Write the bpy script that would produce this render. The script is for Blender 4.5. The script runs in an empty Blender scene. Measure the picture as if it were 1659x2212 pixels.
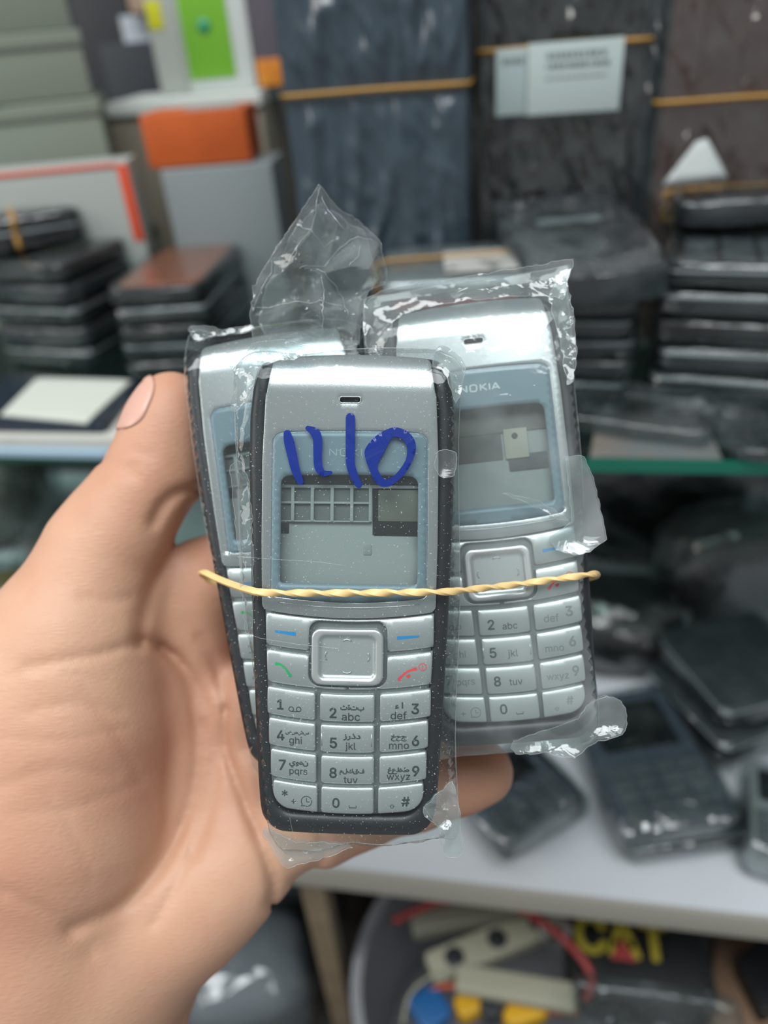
import bpy, math, random
import numpy as np
from mathutils import Vector, Matrix, noise, geometry

# ------------------------------------------------------------------ camera
FPX, CX, CY = 1609.0, 829.5, 1106.0
YAW, PITCH, ROLL = map(math.radians, (-12, 33, 5))
EYE = Vector((0, 0, 1.40))
Fv = Vector((math.sin(YAW)*math.cos(PITCH), math.cos(YAW)*math.cos(PITCH), -math.sin(PITCH)))
R0 = Vector((math.cos(YAW), -math.sin(YAW), 0)); U0 = R0.cross(Fv)
Rv = R0*math.cos(ROLL) - U0*math.sin(ROLL); Uv = U0*math.cos(ROLL) + R0*math.sin(ROLL)
CAM = Matrix(((Rv.x, Uv.x, -Fv.x, EYE.x), (Rv.y, Uv.y, -Fv.y, EYE.y), (Rv.z, Uv.z, -Fv.z, EYE.z), (0, 0, 0, 1)))
scene = bpy.context.scene
cd = bpy.data.cameras.new('camera'); cam = bpy.data.objects.new('camera', cd)
scene.collection.objects.link(cam); cam.matrix_world = CAM
cd.sensor_fit = 'VERTICAL'; cd.sensor_height = 36.0; cd.sensor_width = 27.0
cd.lens = 36.0*FPX/2212.0; cd.clip_start = 0.01; cd.clip_end = 50
cd.dof.use_dof = True; cd.dof.focus_distance = 0.163; cd.dof.aperture_fstop = 6.8
scene.camera = cam
# ------------------------------------------------------------------ light
scene.view_settings.view_transform = 'Standard'; scene.view_settings.look = 'None'
scene.view_settings.gamma = 1.0; scene.view_settings.exposure = 0.0
scene.view_settings.use_curve_mapping = False
scene.cycles.max_bounces = 10; scene.cycles.transparent_max_bounces = 32
scene.cycles.use_denoising = True
scene.cycles.caustics_reflective = False; scene.cycles.caustics_refractive = False
wd = bpy.data.worlds.new('world'); scene.world = wd; wd.use_nodes = True
bg = wd.node_tree.nodes['Background']; bg.inputs[0].default_value = (0.92, 0.98, 1.0, 1); bg.inputs[1].default_value = 0.33

def area(name, loc, size, power, col, target=(0, 0.25, 1.1)):
    l = bpy.data.lights.new(name, 'AREA'); l.shape = 'RECTANGLE'; l.size, l.size_y = size
    l.energy = power; l.color = col
    o = bpy.data.objects.new(name, l); scene.collection.objects.link(o)
    d = Vector(target) - Vector(loc)
    o.location = loc; o.rotation_euler = d.to_track_quat('-Z', 'Y').to_euler()
area('ceiling_light', (-0.1, -0.30, 2.75), (1.5, 0.6), 33, (0.95, 0.99, 1.0))
area('ceiling_light', (-1.7, -0.7, 2.3), (1.0, 0.8), 15, (1.0, 0.96, 0.91))

# ------------------------------------------------------------------ helpers
def lin(c):
    c = c.lstrip('#'); v = [int(c[i:i+2], 16)/255 for i in (0, 2, 4)]
    return tuple((x/12.92 if x <= .04045 else ((x+.055)/1.055)**2.4) for x in v) + (1,)

def mat(name, col, rough=.5, metal=0., spec=.5, coat=0., bump=0., bscale=800., col2=None, cscale=60., sss=0., bdist=.0004):
    m = bpy.data.materials.new(name); m.use_nodes = True; nt = m.node_tree; N = nt.nodes; L = nt.links
    b = N['Principled BSDF']
    b.inputs['Base Color'].default_value = lin(col); b.inputs['Roughness'].default_value = rough
    b.inputs['Metallic'].default_value = metal; b.inputs['Specular IOR Level'].default_value = spec
    b.inputs['Coat Weight'].default_value = coat; b.inputs['Coat Roughness'].default_value = .12
    tc = N.new('ShaderNodeTexCoord')
    if col2:
        n = N.new('ShaderNodeTexNoise'); n.inputs['Scale'].default_value = cscale; n.inputs['Detail'].default_value = 5
        L.new(tc.outputs['Object'], n.inputs['Vector'])
        r = N.new('ShaderNodeMapRange'); r.inputs['From Min'].default_value = .35; r.inputs['From Max'].default_value = .65
        L.new(n.outputs['Fac'], r.inputs['Value'])
        x = N.new('ShaderNodeMix'); x.data_type = 'RGBA'; x.inputs['A'].default_value = lin(col); x.inputs['B'].default_value = lin(col2)
        L.new(r.outputs[0], x.inputs['Factor']); L.new(x.outputs['Result'], b.inputs['Base Color'])
    if bump:
        n = N.new('ShaderNodeTexNoise'); n.inputs['Scale'].default_value = bscale; n.inputs['Detail'].default_value = 4
        L.new(tc.outputs['Object'], n.inputs['Vector'])
        u = N.new('ShaderNodeBump'); u.inputs['Strength'].default_value = bump; u.inputs['Distance'].default_value = bdist
        L.new(n.outputs['Fac'], u.inputs['Height']); L.new(u.outputs[0], b.inputs['Normal'])
    if sss:
        b.inputs['Subsurface Weight'].default_value = sss; b.inputs['Subsurface Radius'].default_value = (1, .35, .2)
        b.inputs['Subsurface Scale'].default_value = .004
    return m

def film_mat(name, haze=.03, refl=.07, rough=.07, tint='f2f6f6', hazecol='e8eeee', bump=.25, bscale=120., specks=0., hnoise=0., scale=1.0):
    """thin clear plastic: transparent + mirror-like sheen + a little milkiness"""
    m = bpy.data.materials.new(name); m.use_nodes = True; nt = m.node_tree; N = nt.nodes; L = nt.links
    N.remove(N['Principled BSDF']); out = N['Material Output']
    tc = N.new('ShaderNodeTexCoord')
    n = N.new('ShaderNodeTexNoise'); n.inputs['Scale'].default_value = bscale; n.inputs['Detail'].default_value = 3
    n.inputs['Distortion'].default_value = 1.2
    L.new(tc.outputs['Object'], n.inputs['Vector'])
    u = N.new('ShaderNodeBump'); u.inputs['Strength'].default_value = bump; u.inputs['Distance'].default_value = .002
    L.new(n.outputs['Fac'], u.inputs['Height'])
    lw = N.new('ShaderNodeLayerWeight'); L.new(u.outputs[0], lw.inputs['Normal'])
    p = N.new('ShaderNodeMath'); p.operation = 'POWER'; p.inputs[1].default_value = 3.5; L.new(lw.outputs['Facing'], p.inputs[0])
    ma = N.new('ShaderNodeMath'); ma.operation = 'MULTIPLY_ADD'; ma.inputs[1].default_value = .75; ma.inputs[2].default_value = refl; ma.use_clamp = True
    L.new(p.outputs[0], ma.inputs[0])
    t = N.new('ShaderNodeBsdfTransparent'); t.inputs[0].default_value = lin(tint)
    g = N.new('ShaderNodeBsdfGlossy'); g.inputs['Roughness'].default_value = rough; L.new(u.outputs[0], g.inputs['Normal'])
    d = N.new('ShaderNodeBsdfDiffuse'); d.inputs[0].default_value = lin(hazecol)
    tr = N.new('ShaderNodeBsdfTranslucent'); tr.inputs[0].default_value = lin(hazecol)
    dm = N.new('ShaderNodeMixShader'); dm.inputs[0].default_value = .4; L.new(d.outputs[0], dm.inputs[1]); L.new(tr.outputs[0], dm.inputs[2])
    hz = N.new('ShaderNodeMixShader'); hz.inputs[0].default_value = haze
    L.new(t.outputs[0], hz.inputs[1]); L.new(dm.outputs[0], hz.inputs[2])
    if specks or hnoise:
        n2 = N.new('ShaderNodeTexNoise'); n2.inputs['Scale'].default_value = 2300; n2.inputs['Detail'].default_value = 1
        L.new(tc.outputs['Object'], n2.inputs['Vector'])
        r = N.new('ShaderNodeMapRange'); r.inputs['From Min'].default_value = .70; r.inputs['From Max'].default_value = .74
        r.inputs['To Max'].default_value = specks; L.new(n2.outputs['Fac'], r.inputs['Value'])
        n3 = N.new('ShaderNodeTexNoise'); n3.inputs['Scale'].default_value = 60; n3.inputs['Detail'].default_value = 6
        L.new(tc.outputs['Object'], n3.inputs['Vector'])
        r3 = N.new('ShaderNodeMapRange'); r3.inputs['From Min'].default_value = .45; r3.inputs['From Max'].default_value = .75
        r3.inputs['To Min'].default_value = haze; r3.inputs['To Max'].default_value = haze+hnoise; L.new(n3.outputs['Fac'], r3.inputs['Value'])
        a = N.new('ShaderNodeMath'); a.use_clamp = True; L.new(r.outputs[0], a.inputs[0]); L.new(r3.outputs[0], a.inputs[1])
        L.new(a.outputs[0], hz.inputs[0])
    mx = N.new('ShaderNodeMixShader'); L.new(ma.outputs[0], mx.inputs[0]); L.new(hz.outputs[0], mx.inputs[1]); L.new(g.outputs[0], mx.inputs[2])
    L.new(mx.outputs[0], out.inputs[0])
    return m

def tag(o, label=None, cat=None, group=None, kind=None):
    if label: o['label'] = label
    if cat: o['category'] = cat
    if group: o['group'] = group
    if kind: o['kind'] = kind
    return o

def thing(name, M, label, cat, group=None):
    o = bpy.data.objects.new(name, None); scene.collection.objects.link(o); o.empty_display_size = .01
    o.matrix_world = M
    return tag(o, label, cat, group)

def mesh(name, V, F, m, parent=None, M=None, smooth=True, sharp=None):
    """V in millimetres"""
    me = bpy.data.meshes.new(name)
    V = np.asarray(V, dtype=float)*.001
    me.from_pydata([tuple(v) for v in V], [], [tuple(int(i) for i in f) for f in F]); me.update()
    me.materials.append(m)
    if smooth:
        me.polygons.foreach_set('use_smooth', [True]*len(me.polygons))
        if sharp: me.set_sharp_from_angle(angle=math.radians(sharp))
    o = bpy.data.objects.new(name, me); scene.collection.objects.link(o)
    if parent is not None: o.parent = parent
    if M is not None: o.matrix_world = M
    return o

class MB:
    def __init__(s): s.V = []; s.F = []
    def add(s, V, F, T=None):
        n = len(s.V)
        for v in V:
            v = Vector(v) if T is None else T @ Vector(v)
            s.V.append((v[0], v[1], v[2]))
        s.F += [tuple(i+n for i in f) for f in F]
        return s
    def build(s, name, m, parent=None, M=None, smooth=True, sharp=None): return mesh(name, s.V, s.F, m, parent, M, smooth, sharp)

def camray(px, py): return Vector(((px-CX)/FPX, -(py-CY)/FPX, -1.0))
def P3(px, py, d): return camray(px, py)*d                      # camera frame, same unit as d
def rayw(px, py): return (CAM.to_3x3() @ camray(px, py))
def onY(px, py, Y): r = rayw(px, py); return EYE + r*(Y/r.y)     # point on a vertical plane along the shelf
def onZ(px, py, z): r = rayw(px, py); return EYE + r*(z/r.z)     # z relative to the eye
def local(M, px, py, z=0.):
    """where the sight line meets the plane z (mm) of frame M, in mm"""
    Mi = M.inverted(); o = Mi @ EYE; d = Mi.to_3x3() @ rayw(px, py)
    t = (z*.001 - o.z)/d.z
    return ((o.x+d.x*t)*1000, (o.y+d.y*t)*1000)

def rrect(x0, x1, y0, y1, r, step=1.0, rs=None):
    """rounded rectangle, CCW. rs = radii (bl, br, tr, tl)"""
    rs = rs or (r, r, r, r); P = []
    cs = [(x0+rs[0], y0+rs[0], rs[0], 180), (x1-rs[1], y0+rs[1], rs[1], 270), (x1-rs[2], y1-rs[2], rs[2], 0), (x0+rs[3], y1-rs[3], rs[3], 90)]
    for cx, cy, q, a in cs:
        n = max(2, int(q*1.6/step)+2)
        for i in range(n+1):
            t = math.radians(a+90*i/n); P.append((cx+q*math.cos(t), cy+q*math.sin(t)))
    return resample(P, step)

def resample(P, step, closed=True):
    P = [np.array(p, float) for p in P]; out = []
    n = len(P)
    for i in range(n if closed else n-1):
        a, b = P[i], P[(i+1) % n]; L = np.linalg.norm(b-a)
        if L < 1e-6: continue
        k = max(1, int(math.ceil(L/step)))
        for j in range(k): out.append(a+(b-a)*j/k)
    if not closed: out.append(P[-1])
    return [tuple(p) for p in out]

def smoothline(P, n=6, closed=False):
    """Catmull-Rom"""
    P = [np.array(p, float) for p in P]; out = []; m = len(P)
    for i in range(m if closed else m-1):
        g = (lambda k: P[k % m]) if closed else (lambda k: P[min(max(k, 0), m-1)])
        a, b, c, d = g(i-1), g(i), g(i+1), g(i+2)
        for j in range(n):
            t = j/n; out.append(.5*((2*b)+(c-a)*t+(2*a-5*b+4*c-d)*t*t+(3*b-a-3*c+d)*t**3))
    if not closed: out.append(P[-1])
    return [tuple(p) for p in out]

def inside(pts, poly):
    pts = np.asarray(pts); poly = np.asarray(poly); x, y = pts[:, 0], pts[:, 1]
    r = np.zeros(len(pts), bool); j = len(poly)-1
    for i in range(len(poly)):
        xi, yi = poly[i]; xj, yj = poly[j]
        c = ((yi > y) != (yj > y)) & (x < (xj-xi)*(y-yi)/((yj-yi) or 1e-12)+xi)
        r ^= c; j = i
    return r

def segdist(pts, poly, closed=True):
    pts = np.asarray(pts, float); poly = np.asarray(poly, float); best = np.full(len(pts), 1e9)
    n = len(poly)
    for i in range(n if closed else n-1):
        a, b = poly[i], poly[(i+1) % n]; ab = b-a; L = (ab**2).sum() or 1e-12
        t = np.clip(((pts-a)@ab)/L, 0, 1)
        best = np.minimum(best, ((pts-a-t[:, None]*ab)**2).sum(1))
    return np.sqrt(best)

def cdt(outline, holes, step, rings):
    """triangulate an area; rings = insets that get their own points"""
    loops = [list(outline)] + [list(h) for h in holes]
    pts = []; edges = []
    for lp in loops:
        b = len(pts); pts += lp; edges += [(b+i, b+(i+1) % len(lp)) for i in range(len(lp))]
    nb = len(pts)
    allp = np.array(pts)
    def ok(p):
        m = inside(p, loops[0])
        for h in loops[1:]: m &= ~inside(p, h)
        return m
    def dist(p):
        d = segdist(p, loops[0])
        for h in loops[1:]: d = np.minimum(d, segdist(p, h))
        return d
    for q in rings:
        for li, lp in enumerate(loops):
            A = np.array(lp); nx = np.roll(A, -1, 0)-np.roll(A, 1, 0); nx /= np.linalg.norm(nx, axis=1)[:, None]+1e-12
            area2 = (A[:, 0]*np.roll(A[:, 1], -1)-np.roll(A[:, 0], -1)*A[:, 1]).sum()
            s = 1 if (area2 > 0) == (li == 0) else -1
            I = A+s*q*np.stack([-nx[:, 1], nx[:, 0]], 1)
            I = I[ok(I)]
            if len(I): I = I[dist(I) > q*.85]; pts += [tuple(p) for p in I]
    lo, hi = allp[:nb].min(0), allp[:nb].max(0)
    xs = np.arange(lo[0]+step*.5, hi[0], step); ys = np.arange(lo[1]+step*.5, hi[1], step*.87)
    G = np.array([(x+(step*.5 if k % 2 else 0), y) for k, y in enumerate(ys) for x in xs]).reshape(-1, 2)
    if len(G):
        G = G[ok(G)]
        if len(G): G = G[dist(G) > (max(rings) if rings else 0)+step*.45]; pts += [tuple(p) for p in G]
    v, e, f, ov, oe, of = geometry.delaunay_2d_cdt([Vector(p) for p in pts], edges, [], 0, 1e-5)
    V = np.array([(p.x, p.y) for p in v]); F = np.array([t for t in f if len(t) == 3])
    C = V[F].mean(1); F = F[ok(C)]
    a, b, c = V[F[:, 0]], V[F[:, 1]], V[F[:, 2]]
    cr = (b[:, 0]-a[:, 0])*(c[:, 1]-a[:, 1])-(b[:, 1]-a[:, 1])*(c[:, 0]-a[:, 0])
    F[cr < 0] = F[cr < 0][:, ::-1]
    imap = {}
    for k, lst in enumerate(ov):
        for i in lst: imap[i] = k
    lidx = []; b = 0
    for lp in loops: lidx.append([imap[b+i] for i in range(len(lp))]); b += len(lp)
    return V, F, lidx, dist

def pillow(outline, zf, step=1.0, bevel=.4, drop=1.2, holes=()):
    """plate that follows the height zf(x, y), with rounded rim and a skirt"""
    rings = [bevel*.12, bevel*.45, bevel] if bevel else []
    V, F, loops, dist = cdt(outline, holes, step, rings)
    D = dist(V); z = np.array([zf(x, y) for x, y in V])
    if bevel:
        q = np.clip(1-D/bevel, 0, 1); z = z-bevel*(1-np.sqrt(np.clip(1-q*q, 0, 1)))
    V3 = np.column_stack([V, z]).tolist(); F = [tuple(t) for t in F]
    if drop:
        for li, lp in enumerate(loops):
            A = V[lp]; ar = (A[:, 0]*np.roll(A[:, 1], -1)-np.roll(A[:, 0], -1)*A[:, 1]).sum()
            if (ar > 0) != (li == 0): lp = lp[::-1]
            b = len(V3); V3 += [(V3[i][0], V3[i][1], V3[i][2]-drop) for i in lp]; n = len(lp)
            for i in range(n): j = (i+1) % n; F.append((lp[j], lp[i], b+i, b+j))
    return V3, F

def slab(w, l, t, r, bev=1.0, z0=0., seg=4):
    """rounded block lying flat, centred, bottom at z0; l runs along y"""
    base = []
    for cx, cy, a in ((-w/2+r, -l/2+r, 180), (w/2-r, -l/2+r, 270), (w/2-r, l/2-r, 0), (-w/2+r, l/2-r, 90)):
        for i in range(seg+1):
            q = math.radians(a+90*i/seg); base.append((cx, cy, math.cos(q), math.sin(q)))
    n = len(base); V = []; F = []; lev = []
    for k in range(4):
        q = math.pi/2*k/3; lev.append((bev*(1-math.sin(q)), z0+bev*(1-math.cos(q))))
    lev += [(i, 2*z0+t-z) for i, z in lev[::-1]]
    for ins, z in lev: V += [(cx+c*(r-ins), cy+s*(r-ins), z) for cx, cy, c, s in base]
    for k in range(len(lev)-1):
        for i in range(n): j = (i+1) % n; F.append((k*n+i, k*n+j, (k+1)*n+j, (k+1)*n+i))
    F.append(tuple(range(n))[::-1]); F.append(tuple(range((len(lev)-1)*n, len(lev)*n)))
    return V, F

def tube(path, r, n=8, closed=False, flat=None, twist=None):
    """sweep; flat = (half width, half thickness), twist = angle per point"""
    P = [Vector(p) for p in path]; m = len(P); V = []; F = []
    up = None
    for i in range(m):
        a = P[i-1] if (i or closed) else P[i]; b = P[(i+1) % m] if (i < m-1 or closed) else P[i]
        t = (b-a).normalized()
        if up is None: up = t.orthogonal().normalized()
        up = (up-t*up.dot(t)).normalized(); s = t.cross(up)
        rr = r[i] if isinstance(r, (list, tuple)) else r
        tw = twist[i] if twist else 0
        for k in range(n):
            q = 2*math.pi*k/n
            if flat:
                cx = math.copysign(abs(math.cos(q))**.45, math.cos(q))*flat[0]; cy = math.copysign(abs(math.sin(q))**.45, math.sin(q))*flat[1]
            else: cx, cy = math.cos(q)*rr, math.sin(q)*rr
            x = cx*math.cos(tw)-cy*math.sin(tw); y = cx*math.sin(tw)+cy*math.cos(tw)
            V.append(tuple(P[i]+up*x+s*y))
    for i in range(m if closed else m-1):
        for k in range(n):
            a, b = i*n+k, i*n+(k+1) % n; c, d = ((i+1) % m)*n+(k+1) % n, ((i+1) % m)*n+k
            F.append((a, b, c, d))
    if not closed: F.append(tuple(range(n))[::-1]); F.append(tuple(range((m-1)*n, m*n)))
    return V, F

def lathe(prof, n=32):
    V = []; F = []; m = len(prof)
    for r, z in prof: V += [(r*math.cos(2*math.pi*k/n), r*math.sin(2*math.pi*k/n), z) for k in range(n)]
    for i in range(m-1):
        for k in range(n): F.append((i*n+k, i*n+(k+1) % n, (i+1)*n+(k+1) % n, (i+1)*n+k))
    return V, F

_f = {}
def text2d(s, font=None, bold=0.):
    """glyph mesh scaled to a unit-high box, centred; every contour is filled on its own with its holes"""
    font = font or INTER; key = (s, font.name, bold)
    if key in _f: return _f[key]
    c = bpy.data.curves.new('t', 'FONT'); c.body = s; c.size = 1; c.resolution_u = 3; c.font = font
    o = bpy.data.objects.new('t', c); scene.collection.objects.link(o)
    dg = bpy.context.evaluated_depsgraph_get(); cu = o.evaluated_get(dg).to_curve(dg)
    loops = []
    for sp in cu.splines:
        P = []; b = sp.bezier_points; n = len(b)
        for i in range(n):
            a, d = b[i], b[(i+1) % n]
            for k in range(4):
                t = k/4; p = a.co*(1-t)**3+a.handle_right*3*t*(1-t)**2+d.handle_left*3*t*t*(1-t)+d.co*t**3
                if not P or math.dist(P[-1], p[:2]) > 1e-4: P.append((p.x, p.y))
        if len(P) > 2: loops.append(np.array(P))
    o.to_curve_clear() if hasattr(o, 'to_curve_clear') else None
    bpy.data.objects.remove(o)
    if not loops: _f[key] = (np.zeros((0, 2)), []); return _f[key]
    ar = [float((A[:, 0]*np.roll(A[:, 1], -1)-np.roll(A[:, 0], -1)*A[:, 1]).sum()) for A in loops]
    sgn = 1 if ar[int(np.argmax(np.abs(ar)))] > 0 else -1
    V = []; F = []
    if bold:
        for k, A in enumerate(loops):
            t = np.roll(A, -1, 0)-np.roll(A, 1, 0); t /= np.linalg.norm(t, axis=1)[:, None]+1e-9
            loops[k] = A+sgn*bold*np.stack([t[:, 1], -t[:, 0]], 1)
    outer = [A for A, a in zip(loops, ar) if a*sgn > 0]; holes = [A for A, a in zip(loops, ar) if a*sgn < 0]
    for A in outer:
        hs = [h for h in holes if inside(h[:1], A)[0]]
        A_ = [tuple(p) for p in (A if sgn > 0 else A[::-1])]
        v, f, _, _ = cdt(A_, [[tuple(p) for p in h] for h in hs], 99., [])
        n = len(V); V += v.tolist(); F += [tuple(int(i)+n for i in t) for t in f]
    V = np.array(V); lo, hi = V.min(0), V.max(0); V = (V-(lo+hi)/2)/(hi[1]-lo[1])
    _f[key] = (V, F); return V, F

def ribbon(P, w):
    """flat stroke with round ends; w = width or list; returns outline"""
    P = [np.array(p, float) for p in P]; n = len(P); w = w if isinstance(w, (list, tuple)) else [w]*n
    Lf, Rt = [], []
    for i in range(n):
        t = P[min(i+1, n-1)]-P[max(i-1, 0)]; t /= np.linalg.norm(t)+1e-9; nn = np.array([-t[1], t[0]])
        Lf.append(P[i]+nn*w[i]/2); Rt.append(P[i]-nn*w[i]/2)
    def cap(c, a0, r): return [c+r*np.array([math.cos(a0+math.pi*k/6), math.sin(a0+math.pi*k/6)]) for k in range(1, 6)]
    t1 = P[-1]-P[-2]; t0 = P[1]-P[0]
    e = cap(P[-1], math.atan2(t1[1], t1[0])-math.pi/2, w[-1]/2); s = cap(P[0], math.atan2(t0[1], t0[0])+math.pi/2, w[0]/2)
    return [tuple(p) for p in Rt+e+Lf[::-1]+s]

def strokes(lines, w, zf, dz=.05):
    """thin line drawing laid on a height field, quads only"""
    V = []; F = []
    for ln in lines:
        P = [np.array(p, float) for p in ln]; n = len(P); b = len(V)
        cl = n > 2 and np.linalg.norm(P[0]-P[-1]) < 1e-6
        for i in range(n):
            a = P[i-1] if i else (P[-2] if cl else P[0]); c = P[i+1] if i < n-1 else (P[1] if cl else P[-1])
            t = c-a; t /= np.linalg.norm(t)+1e-9; nn = np.array([-t[1], t[0]])*w/2
            for q in (P[i]-nn, P[i]+nn): V.append((q[0], q[1], zf(*q)+dz))
        F += [(b+2*i, b+2*i+2, b+2*i+3, b+2*i+1) for i in range(n-1)]
    return V, F

def tri(x): return abs((x % 1)*2-1)*2-1
def crumple(seed, lam=(6, 22), n=6):
    rnd = random.Random(seed); D = []
    for i in range(n):
        a = rnd.uniform(0, math.pi); l = rnd.uniform(*lam); D.append((math.cos(a)/l, math.sin(a)/l, rnd.uniform(-.6, .6)/l, rnd.random(), rnd.uniform(.5, 1)*l/lam[1]))
    def f(x, y, z=0.):
        wx = 4*noise.noise((x*.05+seed, y*.05, z*.05)); wy = 4*noise.noise((x*.05, y*.05+seed+7, z*.05))
        return sum(w*tri((x+wx)*a+(y+wy)*b+z*c+p) for a, b, c, p, w in D)/n*1.8
    return f

# ------------------------------------------------------------------ materials
M_silver = mat('silver_paint', 'bbc0c1', .24, .85, bump=.06, bscale=6000)
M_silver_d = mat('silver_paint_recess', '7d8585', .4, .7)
M_key = mat('silver_key_paint', 'bcc2c1', .36, .72, bump=.07, bscale=6000)
M_dark = mat('charcoal_rubber', '1c2024', .42, .0, bump=.1, bscale=3000, spec=.5)
M_lensblue = mat('blue_grey_print', '8497a2', .4, .1)
M_chas = mat('grey_inner_board', 'a4aaa7', .55)
M_chas_d = mat('dark_inner_board', '4c5150', .6)
M_chas_m = mat('mid_inner_board', '707573', .55)
M_black = mat('black_plastic', '121416', .5)
M_beige = mat('beige_tab', 'b9b5a2', .6)
M_ink = mat('dark_legend_ink', '34403f', .5)
M_ink_l = mat('grey_legend_ink', '6a7472', .5)
M_white = mat('white_logo_print', 'eef2f2', .5)
M_logo2 = mat('faded_logo_print', 'a9b6bc', .5)
M_blue = mat('blue_legend_ink', '1787c4', .5)
M_green = mat('green_legend_ink', '12a55a', .5)
M_red = mat('red_legend_ink', 'e2444c', .5)
M_rubber = mat('rubber_band_yellow', 'efc98c', .45, bump=.1, bscale=900, sss=.15)
M_rubber_b = mat('amber_rubber_band', 'a97f3e', .5)
M_film = film_mat('clear_film', .012, .035, .05, bump=.12, bscale=90, specks=.55, tint='f8fbfb')
M_film_b = film_mat('hazy_film', .09, .04, .09, bump=.2, bscale=90, hnoise=.22, tint='f4f8f8')
M_film_c = film_mat('crumpled_film', .10, .06, .06, bump=.25, bscale=130, hnoise=.16, tint='eef3f3')
M_lens = film_mat('clear_lens', .03, .04, .05, bump=0, tint='e6ecec')
def marker_mat():
    m = film_mat('blue_marker_ink', .8, .05, .3, tint='0c2a9c', hazecol='1038a4', bump=.1)
    return m
M_marker = marker_mat()

# ------------------------------------------------------------------ phones
S = 9.9
def q(px, py): return ((px-757)/S, (1290-py)/S)
def fr_hw(y):   # half width of the body at height y
    return np.interp(y, [-52, -46, -41, -21, 4, 29, 40, 53], [19.0, 19.8, 20.2, 21.3, 22.4, 23.1, 23.0, 21.6])
def zf0(x, y):
    t = max(0., y-45.3); b = max(0., -46-y)
    return -.0026*x*x-.043*t*t-.03*b*b
def taper_outline(y0, y1, ins, rb, rt, step=1.):
    P = rrect(-1, 1, y0, y1, .001, step=1.)
    R = rrect(-20, 20, y0, y1, 1, step=step, rs=(rb, rb, rt, rt))
    return [(x/20*(fr_hw(y)-ins), y) for x, y in R]
BODY = taper_outline(-53.6, 53.4, 0, 5.5, 4.5)
def smile(x): return 1.4*(x/18.2)**2
def keyshape(px0, px1, py0, py1, rs=(.5, .5, .5, .5)):
    x0, _ = q(px0, 0); x1, _ = q(px1, 0); y1 = (1290-py0)/S; y0 = (1290-py1)/S
    return [(x, y+smile(x)) for x, y in rrect(x0, x1, y0, y1, .5, .8, rs)]

GF = None
FD = bpy.utils.system_resource('DATAFILES')+'/fonts/'
INTER = bpy.data.fonts.load(FD+'Inter.woff2')
for p in ('NotoSansArabic-VariableFont_wdth,wght.woff2',):
    try:
        GF = bpy.data.fonts.load(FD+p)
    except Exception: GF = None
def zz(a, b): return ((a/3.318+520), (b/3.318+1260))

ARAB = {'2': ('\u062b\u0629\u062a\u0628', 825, 893, 172), '3': ('\u0621 \u0627', 1160, 868, 58), '4': ('\u0636\u0635\u0634\u0633', 430, 1080, 172),
        '5': ('\u0632\u0631\u0630\u062f', 825, 1098, 125), '6': ('\u062e\u062d\u062c', 1160, 1100, 112), '7': ('\u064a\u0648\u0647\u0646', 443, 1305, 140),
        '8': ('\u0645\u0644\u0643\u0642\u0641', 828, 1348, 180), '9': ('\u063a\u0639\u0638\u0637', 1160, 1335, 155)}
LEG_A = {'1': [('1', 303, 882, 75)], '2': [('2', 687, 930, 78), ('abc', 815, 957, 60)], '3': [('3', 1275, 893, 80), ('def', 1157, 942, 60)],
         '4': [('4', 308, 1103, 76), ('ghi', 417, 1142, 68)], '5': [('5', 692, 1145, 80), ('jkl', 815, 1172, 68)], '6': [('6', 1280, 1122, 80), ('mno', 1162, 1163, 42)],
         '7': [('7', 323, 1315, 78), ('pqrs', 440, 1368, 50)], '8': [('8', 692, 1358, 78), ('tuv', 818, 1410, 48)], '9': [('9', 1283, 1338, 80), ('wxyz', 1160, 1392, 54)],
         '*': [('*', 343, 1517, 46), ('+', 407, 1575, 34)], '0': [('0', 715, 1573, 74)], '#': [('#', 1213, 1555, 74)]}
LEG_B = {'1': [('1', 303, 882, 75)], '2': [('2', 687, 915, 80), ('abc', 830, 935, 52)], '3': [('3', 1290, 865, 80), ('def', 1150, 905, 60)],
         '4': [('4', 308, 1103, 76), ('ghi', 425, 1130, 68)], '5': [('5', 680, 1130, 80), ('jkl', 830, 1150, 70)], '6': [('6', 1290, 1095, 80), ('mno', 1150, 1140, 42)],
         '7': [('7', 323, 1315, 78), ('pqrs', 450, 1345, 54)], '8': [('8', 690, 1348, 78), ('tuv', 830, 1362, 48)], '9': [('9', 1290, 1318, 80), ('wxyz', 1150, 1360, 54)],
         '*': [('*', 343, 1500, 46), ('+', 407, 1575, 34)], '0': [('0', 715, 1560, 78)], '#': [('#', 1220, 1535, 66)]}

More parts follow.
